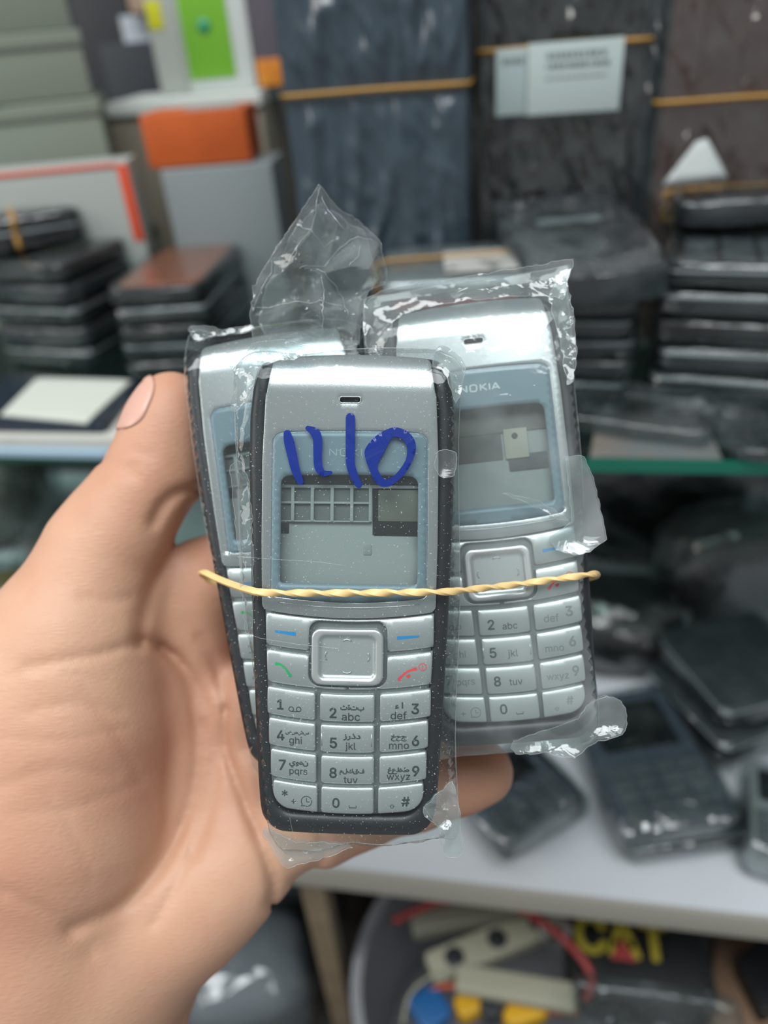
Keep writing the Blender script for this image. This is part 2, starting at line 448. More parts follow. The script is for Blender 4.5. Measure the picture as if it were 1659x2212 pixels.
def make_phone(M, label, arabic, faded, variant, group=None):
    root = thing('mobile_phone', M, label, 'mobile phone', group)
    hole = [(x*.955, y) for x, y in rrect(-19.2, 19.2, -47.8, 50.5, 2, 1.6, (4, 4, 2, 2))]
    hole = [(x*(fr_hw(y)-4.0)/18.6 if True else x, y) for x, y in hole]
    V, F = pillow(BODY, lambda x, y: zf0(x, y)-.75, 2.0, 2.6, 9.5, [hole])
    mesh('body_frame', V, F, M_dark, root)
    V, F = pillow(BODY, lambda x, y: -12.2, 6.0, 0, 1.2)
    mesh('back_shell', V, F, M_dark, root)
    # inner board
    mb = MB(); V, F = pillow(rrect(-18.6, 18.6, -47, 49, 2, 4), lambda x, y: -4.2, 6.0, 0, .8); 
    board = mesh('inner_board', V, F, M_chas, root)
    def patch(nm, px0, px1, py0, py1, z, m, t=.5, par=board):
        # a raised or sunken plate seen through the window
        a, b = q(px0, py1), q(px1, py0); V, F = slab(b[0]-a[0], b[1]-a[1], t, .25, .1, z-t, 2)
        V = [(x+(a[0]+b[0])/2, y+(a[1]+b[1])/2, zz_) for x, y, zz_ in V]
        o = mesh(nm, V, F, m, par, sharp=40); return o
    if variant == 0:
        patch('dark_strip', 600, 910, 1000, 1052, -3.9, M_chas_d); patch('recess_floor', 600, 802, 1050, 1127, -4.05, M_chas_m)
        rb = MB()
        for px in (629, 672.5, 716.5, 760, 801):
            a, b = q(px-3.6, 1127), q(px+3.6, 1048); V, F = slab(b[0]-a[0], b[1]-a[1], .9, .1, .05, -4.1, 1); rb.add(V, F, Matrix.Translation(((a[0]+b[0])/2, (a[1]+b[1])/2, 0)))
        for py, h, x1 in ((1050, 3.4, 905), (1086, 2.4, 801), (1127, 1.5, 801)):
            a, b = q(600, py+h), q(x1, py-h); V, F = slab(b[0]-a[0], b[1]-a[1], .8, .1, .05, -4.1, 1); rb.add(V, F, Matrix.Translation(((a[0]+b[0])/2, (a[1]+b[1])/2, 0)))
        rb.build('ribs', M_chas, board, sharp=40)
        patch('dark_strip', 806, 910, 1054, 1158, -4.0, M_black); patch('metal_plate', 818, 910, 1056, 1126, -3.8, mat('olive_grey_plate', '777a70', .5, .3))
        patch('dark_slot', 600, 620, 1133, 1155, -4.0, M_black); patch('square_mark', 786, 804, 1177, 1201, -4.05, mat('grey_mark', '989e9a', .5))
    else:
        patch('dark_strip', 600, 910, 1000, 1085, -3.9, mat('warm_grey_board', '7d7b74', .6)); patch('recess_floor', 600, 800, 1085, 1150, -4.0, mat('taupe_board', '66645e', .6))
        patch('metal_plate', 806, 862, 1078, 1150, -3.5, M_beige); patch('dark_strip', 812, 905, 1140, 1180, -3.9, mat('deep_grey_board', '45484a', .6))
        V, F = lathe([(0.01, -3.45), (.75, -3.45), (.75, -3.6)], 16); a = q(832, 1096)
        mesh('dark_hole', [(x+a[0], y+a[1], z) for x, y, z in V], F, M_black, board)
    # cover
    lens = [(x, y+(smile(x)*.9 if y < 0 else -smile(x)*.35)) for x, y in rrect(-17.2, 17.2, -1.2, 36.4, 1.5, 1.0, (1.2, 1.2, 2.4, 2.4))]
    cover = [(x, y+(smile(x) if y < 20 else (-.9*(x/18)**2 if y > 45 else 0))) for x, y in
             [(x*np.interp(y, [-5, 10, 30, 44, 52], [19.1, 19.4, 19.4, 18.8, 17.6])/19, y) for x, y in rrect(-19, 19, -4.6, 53.5, 1, .9, (1.2, 1.2, 1.6, 1.6))]]
    slot = rrect(-2.2, 2.2, 42.5, 43.6, .5, .35)
    V, F = pillow(cover, zf0, 1.1, .12, 1.6, [lens, slot])
    cov = mesh('front_cover', V, F, M_silver, root)
    V, F = pillow(rrect(-2.1, 2.1, 42.3, 43.8, .5, .5), lambda x, y: -1.1, 1, 0, .3); mesh('speaker_slot', V, F, M_black, root)
    ringp = [(x, y, zf0(x, y)+.02) for x, y in rrect(-2.35, 2.35, 42.35, 43.75, .6, .4)]
    V, F = tube(ringp, .14, 6, True); mesh('speaker_rim', V, F, M_silver, cov)
    win = [(x, y) for x, y in rrect(-15.2, 15.0, 2.8, 26.7, 1.5, 1.0, (.6, .6, 1.8, 1.8))]
    win = [(x, y-(smile(x)*.25 if y > 15 else 0)) for x, y in win]
    V, F = pillow(lens, lambda x, y: zf0(x, y)-.14, 1.2, 0, .7, [win]); lf = mesh('lens_border', V, F, M_lensblue, root)
    # wide block capitals drawn as bars
    oo = [(.28+1.0*(.5+.5*math.copysign(abs(math.cos(t))**.55, math.cos(t))), .5+.5*math.copysign(abs(math.sin(t))**.55, math.sin(t))) for t in np.linspace(0, 2*math.pi, 33)]
    bars = [(0, [(0, 0), (0, 1)]), (0, [(0, .97), (.95, .03)]), (0, [(.95, 0), (.95, 1)]), (1.2, [(x-.0, y) for x, y in oo]), (3.05, [(0, 0), (0, 1)]), (3.05, [(.05, .48), (.9, 1)]), (3.05, [(.22, .55), (.95, 0)]),
            (4.42, [(0, 0), (0, 1)]), (4.8, [(0, 0), (.55, 1)]), (4.8, [(.55, 1), (1.1, 0)]), (4.8, [(.2, .28), (.9, .28)])]
    mb = MB(); h = 1.55; th = .17 if faded else .24
    for k, (ox, ln) in enumerate(bars):
        mb.add(*strokes([[((x+ox-2.95)*h*1.02+.3, (y-.5)*h+31.6) for x, y in ln]], th*h, lambda x, y: zf0(x, y)-.11, .03+.003*k))
    mb.build('logo', M_logo2 if faded else M_white, lf, smooth=False)
    V, F = pillow([(x*.985, y) for x, y in lens], lambda x, y: zf0(x, y)+.02, 2.0, .3, 0); mesh('lens', V, F, M_lens, root)
    # ridge line near the foot of the lens
    V, F = tube([(x, -2.3+smile(x)*.9, zf0(x, -2)+.05) for x in np.linspace(-15.5, 15.5, 24)], .1, 5); mesh('cover_ridge', V, F, M_silver, cov)
    # keypad
    base = [(x*(fr_hw(y)-3.4)/18.8, y) for x, y in rrect(-18.7, 18.7, -47.6, -3.9, 2, 1.4, (4, 4, .5, .5))]
    base = [(x, y+(smile(x) if y > -8 else smile(x)*.8)) for x, y in base]
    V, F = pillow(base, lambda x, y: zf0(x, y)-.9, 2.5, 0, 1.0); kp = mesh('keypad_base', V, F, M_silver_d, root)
    LEG = LEG_A if arabic else LEG_B; INK = M_ink
    def put(mb, s, a, b, hz, zf, font=None, bold=0., wz=None):
        px, py = zz(a, b); cx, cy = q(px, py); tv, tf = text2d(s, font, bold)
        if not len(tv): return
        h = hz/3.318/S; sx = 1.
        if wz:
            w = tv[:, 0].max()-tv[:, 0].min(); h = min(wz/3.318/S/w, 40/3.318/S*1.25); sx = wz/3.318/S/w/h
        mb.add([(cx+x*h*sx, cy+y*h, zf(cx+x*h*sx, cy+y*h)+.05) for x, y in tv], tf)
    def key(nm, shape, yc, half, digit=None):
        zf = lambda x, y: zf0(x, y)+.35-.042*(y-yc-smile(x)-.25*half)**2
        V, F = pillow(shape, zf, .9, .35, 1.4)
        k = mesh(nm, V, F, M_key, root)
        if digit:
            mb = MB()
            for s, a, b, h in LEG.get(digit, []): put(mb, s, a, b, h, zf, None, .018 if s.isdigit() or s == '#' else .004)
            if arabic and digit in ARAB and GF:
                s, a, b, w = ARAB[digit]; put(mb, s, a, b, 0, zf, GF, .02, w)
            L = lambda a, b: q(*zz(a, b))
            def arc(a, b, r, a0=0, a1=360, n=16): 
                return [L(a+r*math.cos(math.radians(a0+(a1-a0)*i/n)), b+r*math.sin(math.radians(a0+(a1-a0)*i/n))) for i in range(n+1)]
            if digit == '1': mb.add(*strokes([arc(383, 912, 17), arc(438, 912, 17), [L(383, 929), L(438, 929)]], .17, zf))
            if digit == '*': mb.add(*strokes([arc(502, 1570, 38, 140, 140+330), [L(502, 1545), L(502, 1573), L(524, 1573)], [L(470, 1590), L(462, 1606), L(490, 1604)]], .16, zf))
            if digit == '0': mb.add(*strokes([[L(810, 1590), L(810, 1606), L(860, 1606), L(860, 1590)]], .17, zf))
            if digit == '#': mb.add(*strokes([[L(1117, 1577), L(1100, 1592), L(1109, 1592), L(1109, 1604), L(1125, 1604), L(1125, 1592), L(1134, 1592), L(1117, 1577)]], .12, zf))
            lg = mb.build('legend', INK if (arabic or digit in '0258') else M_ink_l, k, smooth=False)
            if digit == '5': 
                mb = MB(); 
                for a in (608, 966): mb.add(*tube([(*L(a, 1075), zf(*L(a, 1075))), (*L(a, 1165), zf(*L(a, 1165)))], .13, 6))
                mb.build('tactile_ridge', M_key, k)
        return k, zf
    cols = [((582, 688), (698, 817), (828, 938)), ((586, 689), (700, 817), (828, 933)), ((591, 692), (702, 817), (828, 930)), ((597, 695), (703, 817), (826, 924))]
    rows = [(1500, 1561), (1567, 1628), (1634, 1696), (1701, 1760)]
    for r, (ya, yb) in enumerate(rows):
        for c in range(3):
            x0, x1 = cols[r][c]; rs = (.5,)*4
            if r == 3 and c == 0: rs = (3.8, .3, .5, .5)
            if r == 3 and c == 2: rs = (.3, 3.8, .5, .5)
            key('key', keyshape(x0, x1, ya, yb, rs), (1290-(ya+yb)/2)/S, (yb-ya)/2/S, '123456789*0#'[r*3+c])
    # soft key bar: one plate that arches over the navigation key
    nx0, ny0 = q(673, 1486); nx1, ny1 = q(842, 1344)
    def sm(P): return [(x, y+smile(x)) for x, y in P]
    X0, X1 = q(577, 0)[0], q(943, 0)[0]; yt = (1290-1339)/S; yb = (1290-1412)/S
    r = 2.4
    arch = [(nx1, yb)]+[(nx1-r+r*math.cos(a), ny1-r+r*math.sin(a)) for a in np.linspace(0, math.pi/2, 7)]+[(nx0+r-r*math.sin(a), ny1-r+r*math.cos(a)) for a in np.linspace(0, math.pi/2, 7)]+[(nx0, yb)]
    bar = resample([(X0, yb), (X0, yt), (X1, yt), (X1, yb)][::-1], .8)
    bar = resample([(X0, yt)] + [(X0, yb)] + arch[::-1] + [(X1, yb), (X1, yt)], .8)
    k, zf = key('soft_key', sm(bar), (yt+yb)/2, 3.6)
    L = lambda a, b: q(*zz(a, b))
    for tri_ in ([(255, 348), (411, 358), (411, 385), (262, 362)], [(1141, 374), (1298, 368), (1298, 380), (1141, 399)]):
        P = [L(*p) for p in tri_]; mesh('legend', [(x, y, zf(x, y)+.07) for x, y in P], [(3, 2, 1, 0)], M_blue, k, smooth=False)
    yt2 = (1290-1420)/S; yb2 = (1290-1492)/S
    arch2 = [(nx0, yt2)]+[(nx0+r-r*math.cos(a), ny0+r-r*math.sin(a)) for a in np.linspace(0, math.pi/2, 7)]
    xm = (nx0+nx1)/2
    low = ny0-.0
    left = resample([(X0+.2, yt2), (X0+.5, yb2), (xm-.15, yb2), (xm-.15, low)]+arch2[::-1], .7)
    rarch = [(2*xm-x, y) for x, y in arch2]
    right = resample([(xm+.15, yb2), (X1-.5, yb2), (X1-.2, yt2)]+rarch+[(xm+.15, low)], .7)
    for nm, sh, ic in (('call_key', left, 0), ('end_key', right, 1)):
        k, zf = key(nm, sm(sh), (yt2+yb2)/2, 3.6)
        if ic == 0: pts = [(272, 588), (300, 592), (330, 612), (352, 640), (372, 672)]; m = M_green
        else: pts = [(1158, 682), (1180, 655), (1205, 632), (1240, 615), (1274, 606)]; m = M_red
        P = smoothline([L(*p) for p in pts], 4); n = len(P)
        ws = [.42+.30*abs(2*i/(n-1)-1)**3 for i in range(n)]
        V, F = pillow(resample(ribbon(P, ws), .3), lambda x, y: zf(x, y)+.06, .5, 0, 0); mesh('legend', V, F, m, k, smooth=False)
        if ic:
            mb = MB(); mb.add(*strokes([[L(1325+26*math.cos(t), 592+26*math.sin(t)) for t in np.linspace(0, 2*math.pi, 20)], [L(1325, 576), L(1325, 608)]], .14, zf, .07))
            P = [L(*p) for p in ((1205, 655), (1235, 645), (1240, 660), (1218, 676))]; mb.add([(x, y, zf(x, y)+.07) for x, y in P], [(3, 2, 1, 0)])
            mb.build('power_symbol', M_red, k, smooth=False)
    # navigation key
    a, b = q(679, 1480), q(835, 1358); c = ((a[0]+b[0])/2, (a[1]+b[1])/2)
    nav = [(x, y+smile(x)*.5) for x, y in rrect(a[0], b[0], a[1], b[1], 2, .6, (2.2,)*4)]
    dish = [(x, y) for x, y in rrect(a[0]+1.9, b[0]-1.9, a[1]+1.6, b[1]-1.6, 1.2, .6, (1.2,)*4)]
    def zn(x, y):
        p = np.array([[x, y]]); d = segdist(p, dish)[0]*(1 if inside(p, dish)[0] else -1)
        s = min(max((d+.45)/.9, 0), 1); s = s*s*(3-2*s); return .9-.75*s
    V, F = pillow(nav, zn, .42, .5, 1.9); k = mesh('navigation_key', V, F, M_key, root)
    for i, (ax, ay, dx, dy) in enumerate(((783, 412, 1, 0), (785, 633, 1, 0), (636, 520, 0, 1), (932, 525, 0, 1))):
        s = [1, -1, 1, -1][i]; mid = L(ax, ay); o = .9
        pts = [(mid[0]+dx*t*o-(dy*s*.35*(1-t*t)), mid[1]+dy*t*o+(dx*s*.3*(1-t*t)), .28) for t in np.linspace(-1, 1, 7)]
        mesh('direction_mark', *tube(pts, .14, 6), M_key, k)
    return root

def frame_at(px, py, d, roll, yaw=0., pitch=0.):
    T = Matrix.Translation(P3(px, py, d))
    return CAM @ T @ Matrix.Rotation(math.radians(roll), 4, 'Z') @ Matrix.Rotation(math.radians(yaw), 4, 'Y') @ Matrix.Rotation(math.radians(pitch), 4, 'X')
MF = frame_at(752, 1290, .1625, -.6, -2.5)
ML = frame_at(642, 1172, .1825, 8.6, 0, -4)
MR = frame_at(1064, 1120, .1765, 5.9, -5, -4)
make_phone(MF, 'silver phone in front, arabic and latin letters on its keys', True, True, 0)
make_phone(ML, 'silver phone behind, its lower half hidden, beside the thumb', False, False, 0)
make_phone(MR, 'silver phone behind with only latin letters on its keys, clean white logo', False, False, 1)

# ------------------------------------------------------------------ clear bags round the phones
def px_outline(M, pts, z=-3., n=3):
    P = smoothline([local(M, a, b, z) for a, b in pts], n, True)
    A = np.array(P); ar = (A[:, 0]*np.roll(A[:, 1], -1)-np.roll(A[:, 0], -1)*A[:, 1]).sum()
    return P if ar > 0 else P[::-1]
M_edge_glint = film_mat('film_edge_glint', .42, .12, .1, bump=0)  # milky colour stands in for bright glints along film edges and creases
def bag_sheets(M, root, pts, seed, m, amp=1.0, step=1.3, front=.9):
    out = resample(px_outline(M, pts, -3.), step)
    V, F, loops, dist = cdt(out, [], step, [])
    body = np.array(BODY); ins = inside(V, body); sd = segdist(V, body)*np.where(ins, 1, -1); ed = dist(V)
    cr = crumple(seed, (5, 20), 7); cr2 = crumple(seed+3, (3, 8), 5)
    zf = []; zb = []
    for (x, y), s, e in zip(V, sd, ed):
        a = min(max((s+1)/7, 0), 1); rim = 1-a                       # 1 outside the phone and near its rim
        dn = 0 if s > 0 else min(-s/5, 1)
        f = front+(zf0(x, y)+0 if s > -2 else zf0(x*.9, y*.93))*.9 - 5.*dn*dn
        k = min(e/1.5, 1)
        w = .05+rim*rim*amp*(1. if s > 0 else 1.3)
        f += (cr(x, y)*w+cr2(x, y)*w*.45)
        b = -13.4+6*dn*dn+cr(x+9, y-5)*w
        mid = -6.3+cr(x, y)*w
        zf.append(mid+(max(f, -6)-mid)*k); zb.append(mid+(min(b, -7)-mid)*k)
    n = len(V); VV = [(x, y, z) for (x, y), z in zip(V, zf)]+[(x, y, z) for (x, y), z in zip(V, zb)]
    FF = [tuple(t) for t in F]+[(t[0]+n, t[2]+n, t[1]+n) for t in F]
    mesh('film_edge_glint', *tube([VV[i] for i in loops[0]], .07, 5, True), M_edge_glint, root)  # rim tube, the bright line of the edge put into its pale colour
    return mesh('film', VV, FF, m, root, sharp=28)
def flap(M, root, nm, pts, z, seed, m, amp=1.6, step=1.2, lam=(4, 14), layers=2, slope=(0, 0), n=2, ctrl=None, crease_glints=()):
    out = resample(px_outline(M, pts, z, n), step)
    out = [(x+.45*noise.noise((x*.5, y*.5, seed))+.3*noise.noise((x*1.3, y*1.3, seed)), y+.45*noise.noise((x*.5, y*.5, seed+9))+.3*noise.noise((x*1.3, y*1.3, seed+5))) for x, y in out]
    V, F, loops, dist = cdt(out, [], step, [])
    cx, cy = np.mean(out, 0); mb = MB(); ed = MB()
    if ctrl:
        cp = [(*local(M, a, b, z), c) for a, b, c in ctrl]
        v, _, f, _, _, _ = geometry.delaunay_2d_cdt([Vector(p[:2]) for p in cp], [], [], 0, 1e-6)
        def czf(x, y):
            best = None
            for t in f:
                a, b, c = (v[i] for i in t); dn = (b.y-c.y)*(a.x-c.x)+(c.x-b.x)*(a.y-c.y)
                if abs(dn) < 1e-9: continue
                l1 = ((b.y-c.y)*(x-c.x)+(c.x-b.x)*(y-c.y))/dn; l2 = ((c.y-a.y)*(x-c.x)+(a.x-c.x)*(y-c.y))/dn; l3 = 1-l1-l2
                m_ = min(l1, l2, l3)
                if best is None or m_ > best[0]: best = (m_, sum(max(0, l)*zc[i] for l, i in zip((l1, l2, l3), t))/max(1e-6, sum(max(0, l) for l in (l1, l2, l3))))
            return best[1]
        zc = [min(cp, key=lambda q_: (q_[0]-p.x)**2+(q_[1]-p.y)**2)[2] for p in v]
    for l in range(layers):
        cr = crumple(seed+l*11, lam, 7); e = dist(V)
        Z = [z-l*1.1+cr(x, y)*amp+slope[0]*(x-cx)+slope[1]*(y-cy)+.5*math.cos(min(d, 3)) for (x, y), d in zip(V, e)]
        if ctrl: Z = [a+1.5*czf(x, y) for a, (x, y) in zip(Z, V)]
        mb.add([(x, y, zz_) for (x, y), zz_ in zip(V, Z)], F.tolist())
        if l == 0: ed.add(*tube([(*V[i], Z[i]) for i in loops[0]], .055, 5, True))
    for k, ln in enumerate(crease_glints):  # pale tubes paint bright glints along the fold ridges
        P = resample([local(M, a, b, z) for a, b in ln], .9, False)
        P = [(x+.5*noise.noise((x*.7, y*.7, k+3.)), y+.5*noise.noise((x*.7, y*.7, k+8.))) for x, y in P]
        zc0 = (lambda x, y: z+1.5*czf(x, y)+.15) if ctrl else (lambda x, y: z+.15)
        ed.add(*tube([(x, y, zc0(x, y)) for x, y in P], [.05+.14*abs(noise.noise((x*.6, y*.6, k))) for x, y in P], 5))
    ed.build('film_edge_glint', M_edge_glint, root)
    return mb.build(nm, m, root, sharp=20)

bagF = thing('plastic_bag', MF, 'clear plastic bag around the front phone with blue number written on it', 'bag')
bag_sheets(MF, bagF, [(505, 1010), (498, 880), (497, 800), (520, 765), (560, 752), (660, 757), (760, 747), (860, 745), (950, 750), (1000, 785), (996, 860), (992, 1000), (995, 1300), (985, 1600), (992, 1760),
                      (985, 1825), (940, 1822), (850, 1838), (760, 1835), (690, 1850), (625, 1866), (592, 1835), (570, 1780), (545, 1500), (515, 1250)], 3, M_film, 1.0)
flap(MF, bagF, 'folded_corner', [(545, 745), (580, 735), (650, 745), (670, 757), (640, 775), (570, 790), (550, 830), (520, 880), (502, 890), (500, 865), (515, 840), (505, 800), (490, 785), (505, 772), (530, 770)], 1.5, 21, M_film_c, 1.0, .9, (3, 8), 2)
flap(MF, bagF, 'folded_corner', [(940, 760), (958, 748), (985, 765), (1004, 795), (1000, 830), (985, 870), (970, 830), (955, 800), (935, 790)], .5, 22, M_film_c, 1.0, .8, (2.5, 7), 2)
flap(MF, bagF, 'folded_corner', [(960, 1700), (975, 1690), (990, 1730), (996, 1790), (1000, 1835), (985, 1850), (958, 1842), (960, 1800), (930, 1770), (915, 1745)], -1, 23, M_film_c, 1.0, .8, (2.5, 7), 2)
flap(MF, bagF, 'folded_corner', [(570, 1790), (640, 1815), (720, 1820), (760, 1830), (700, 1850), (625, 1872), (600, 1850), (580, 1820)], -4, 24, M_film_c, .8, 1.0, (3, 9), 2)
flap(MF, bagF, 'side_fold', [(500, 1010), (528, 1008), (545, 1100), (548, 1300), (540, 1400), (525, 1300), (515, 1180)], -3., 25, M_film_c, .4, 1.2, (8, 20), 1)
flap(MF, bagF, 'clear_sticker', [(943, 978), (975, 974), (984, 985), (983, 1020), (975, 1030), (945, 1028)], 1.3, 26, film_mat('sticker_film', .1, .06, .2), .05, 1.2, (8, 20), 1)
for nm_, ln in (('crease_glint', [(508, 1203), (600, 1209), (690, 1214), (745, 1222)]), ('crease_glint', [(525, 1368), (560, 1380), (640, 1392), (733, 1401), (735, 1372)]), ('crease_glint', [(625, 1768), (630, 1800), (627, 1822)]), ('crease_glint', [(915, 1745), (945, 1790), (955, 1838)])):  # thin whitish tubes paint the glints of creases on the front sheet
    P = resample([local(MF, a, b, 1.) for a, b in ln], .8, False)
    mesh(nm_, *tube([(x, y, 1.0+zf0(x, y)*.9) for x, y in P], .035, 5), M_edge_glint, bagF)
# marker writing
MS = [[(620, 937, 17), (624, 955, 22), (631, 985, 21), (638, 1015, 19), (648, 1040, 15)],
      [(665, 925, 11), (680, 934, 20), (686, 950, 20), (686, 985, 18), (688, 1008, 18), (697, 1022, 14), (714, 1021, 8)],
      [(757, 902, 20), (757, 930, 20), (757, 965, 20), (757, 1000, 19), (764, 1025, 18), (775, 1047, 15)]]
mb = MB()
def flatz(x, y): return zf0(x, y)*.9+1.15
for st in MS:
    P = smoothline([(*local(MF, a, b, 1), w/S) for a, b, w in st], 5); o = ribbon([p[:2] for p in P], [p[2] for p in P])
    V, F = pillow(resample(o, .5), flatz, .8, 0, 0); mb.add(V, F)
O = px_outline(MF, [(848, 923), (813, 941), (791, 966), (788, 985), (801, 1022), (813, 1044), (829, 1052), (848, 1047), (876, 1022), (895, 984), (898, 959), (889, 940), (873, 928)], 1)
Hh = px_outline(MF, [(848, 944), (832, 972), (817, 1000), (817, 1016), (826, 1031), (835, 1035), (854, 1025), (876, 994), (879, 966), (870, 949)], 1)
V, F = pillow(resample(O, .5), flatz, .8, 0, 0, [resample(Hh, .5)]); mb.add(V, F)
mb.build('marker_writing', M_marker, bagF)

bagL = thing('plastic_bag', ML, 'clear bag on the phone beside the thumb, its crumpled top standing up', 'bag')
bag_sheets(ML, bagL, [(392, 760), (410, 706), (470, 712), (560, 696), (700, 680), (760, 690), (790, 720), (800, 900), (820, 1200), (860, 1500), (880, 1660), (700, 1700), (560, 1690), (520, 1560), (470, 1300), (430, 1100), (395, 850)], 5, M_film, .8, 1.8)
TAIL = [(545, 700), (552, 640), (562, 605), (600, 535), (640, 475), (693, 413), (722, 445), (735, 452), (765, 462), (805, 490), (822, 525), (836, 590), (828, 610), (795, 628), (785, 690), (775, 745), (700, 760), (640, 775), (560, 790)]
CT = [(693, 413, 2), (640, 475, 0), (600, 535, 0), (562, 605, 1), (550, 690, 2), (690, 470, 5), (676, 510, 2.5), (655, 560, 6), (622, 600, 4), (700, 520, -1), (735, 505, 4), (772, 515, 1), (722, 445, 0), (760, 462, -2),
      (805, 490, -3), (822, 525, 0), (838, 592, -2), (800, 600, 4), (700, 575, 0), (660, 600, 5), (650, 640, 0), (700, 610, 4), (735, 640, 0), (760, 600, 5), (740, 680, 3), (655, 680, 5), (620, 650, 1), (575, 640, 4),
      (700, 690, 4), (795, 628, 0), (785, 690, 2), (775, 745, 0), (640, 775, 0), (560, 790, 0), (700, 760, 1), (590, 580, 3), (630, 530, 2)]
flap(ML, bagL, 'crumpled_bag_top', TAIL, 1.0, 31, M_film_c, .5, .75, (2.5, 9), 1, n=1, ctrl=CT, crease_glints=[[(693, 418), (690, 470), (676, 512), (655, 560), (622, 600)], [(697, 440), (715, 480), (742, 512)],
      [(655, 603), (700, 577), (735, 540), (772, 518), (806, 520)], [(555, 672), (575, 640), (592, 600), (592, 578)], [(556, 676), (620, 668), (680, 665), (742, 670)], [(690, 596), (738, 638), (752, 690)],
      [(676, 512), (700, 530), (725, 532)], [(655, 560), (640, 590), (610, 600)], [(760, 600), (775, 570), (780, 540)], [(700, 615), (704, 660), (700, 730)], [(640, 478), (655, 500), (676, 512)]])
CT2 = [(a+12, b+9, -c*.8) for a, b, c in CT]
flap(ML, bagL, 'crumpled_bag_top', [(556, 690), (572, 620), (640, 495), (693, 430), (745, 475), (790, 505), (815, 590), (780, 640), (760, 740), (600, 770)], -2.0, 33, M_film_c, .45, 1.0, (4, 14), 1, n=1, ctrl=CT2)
flap(ML, bagL, 'folded_corner', [(411, 706), (480, 712), (545, 703), (540, 716), (470, 724), (430, 738), (420, 728)], -.5, 34, M_film_c, .7, .9, (3, 8), 2)

bagR = thing('plastic_bag', MR, 'hazy creased bag around the phone with the clean white logo', 'bag')
bag_sheets(MR, bagR, [(790, 800), (785, 650), (850, 625), (960, 605), (1080, 590), (1190, 570), (1236, 564), (1228, 600), (1238, 700), (1246, 830), (1262, 1000), (1270, 1200), (1270, 1300), (1290, 1450), (1300, 1560), (1280, 1610), (1200, 1628),
                      (1110, 1632), (1000, 1640), (900, 1640), (870, 1500), (830, 1200), (800, 950)], 7, M_film_b, 1.0, 1.5)
flap(MR, bagR, 'folded_edge', [(788, 648), (900, 615), (1000, 600), (1130, 580), (1237, 562), (1228, 600), (1215, 650), (1180, 640), (1000, 650), (870, 680), (840, 720), (820, 780), (795, 760)], 1.0, 41, M_film_c, 1.0, 1.1, (4, 12), 1)
flap(MR, bagR, 'folded_edge', [(1185, 640), (1220, 600), (1240, 700), (1244, 800), (1225, 830), (1215, 760), (1200, 700)], 1., 42, M_film_c, .9, .9, (3, 8), 2)
flap(MR, bagR, 'side_flap', [(1222, 985), (1262, 985), (1282, 1040), (1297, 1100), (1311, 1165), (1290, 1180), (1275, 1192), (1240, 1200), (1200, 1190), (1185, 1160), (1235, 1130)], 1.5, 43, M_film_c, .6, 1.2, (5, 20), 2, n=1)
flap(MR, bagR, 'folded_corner', [(1270, 1520), (1310, 1504), (1340, 1515), (1354, 1545), (1350, 1580), (1330, 1592), (1290, 1600), (1240, 1637), (1180, 1626), (1115, 1628), (1110, 1600), (1200, 1570), (1250, 1550)], -1, 44, M_film_c, 1.3, 1.0, (4, 12), 2)
flap(MR, bagR, 'front_crease', [(1085, 1065), (1160, 1082), (1220, 1118), (1215, 1124), (1150, 1092)], 2.0, 45, M_film_c, .5, .9, (3, 8), 1)

# ------------------------------------------------------------------ rubber band
BP = [(443, 1237, 187), (470, 1250, 180.5), (505, 1264, 172), (540, 1275, 162.8), (570, 1280, 160.4), (660, 1281, 160.1), (760, 1281, 159.8), (860, 1280, 159.8), (940, 1279, 160.2), (985, 1277, 162.5),
      (1050, 1270, 167.5), (1120, 1262, 171.5), (1200, 1251, 172.0), (1255, 1244, 173.0), (1284, 1240, 176.5), (1288, 1243, 184), (1270, 1248, 190.5), (1150, 1262, 193.5), (900, 1275, 198), (650, 1275, 199.5), (480, 1262, 199.5), (441, 1243, 197), (435, 1236, 192)]
W0 = P3(760, 1281, .162); MBd = CAM @ Matrix.Translation(W0)
path = smoothline([tuple(P3(a, b, d)-W0*1000) for a, b, d in BP], 26, True)
tw = []; acc = 0.; prev = None
for i, p in enumerate(path):
    x = p[0]
    if prev is not None:
        L_ = math.dist(p, prev); rate = 0. if (x < -20 or i > 16*26) else math.pi/7.8
        acc += L_*rate
    tw.append(acc); prev = p
tot = tw[-1]; tw = [t*round(tot/math.pi)*math.pi/tot for t in tw]
V, F = tube(path, 1, 12, True, flat=(.82, .48), twist=tw)
rb = mesh('rubber_band', V, F, M_rubber, None, MBd, sharp=50)
tag(rb, 'pale yellow twisted rubber band holding the three phones together', 'rubber band')

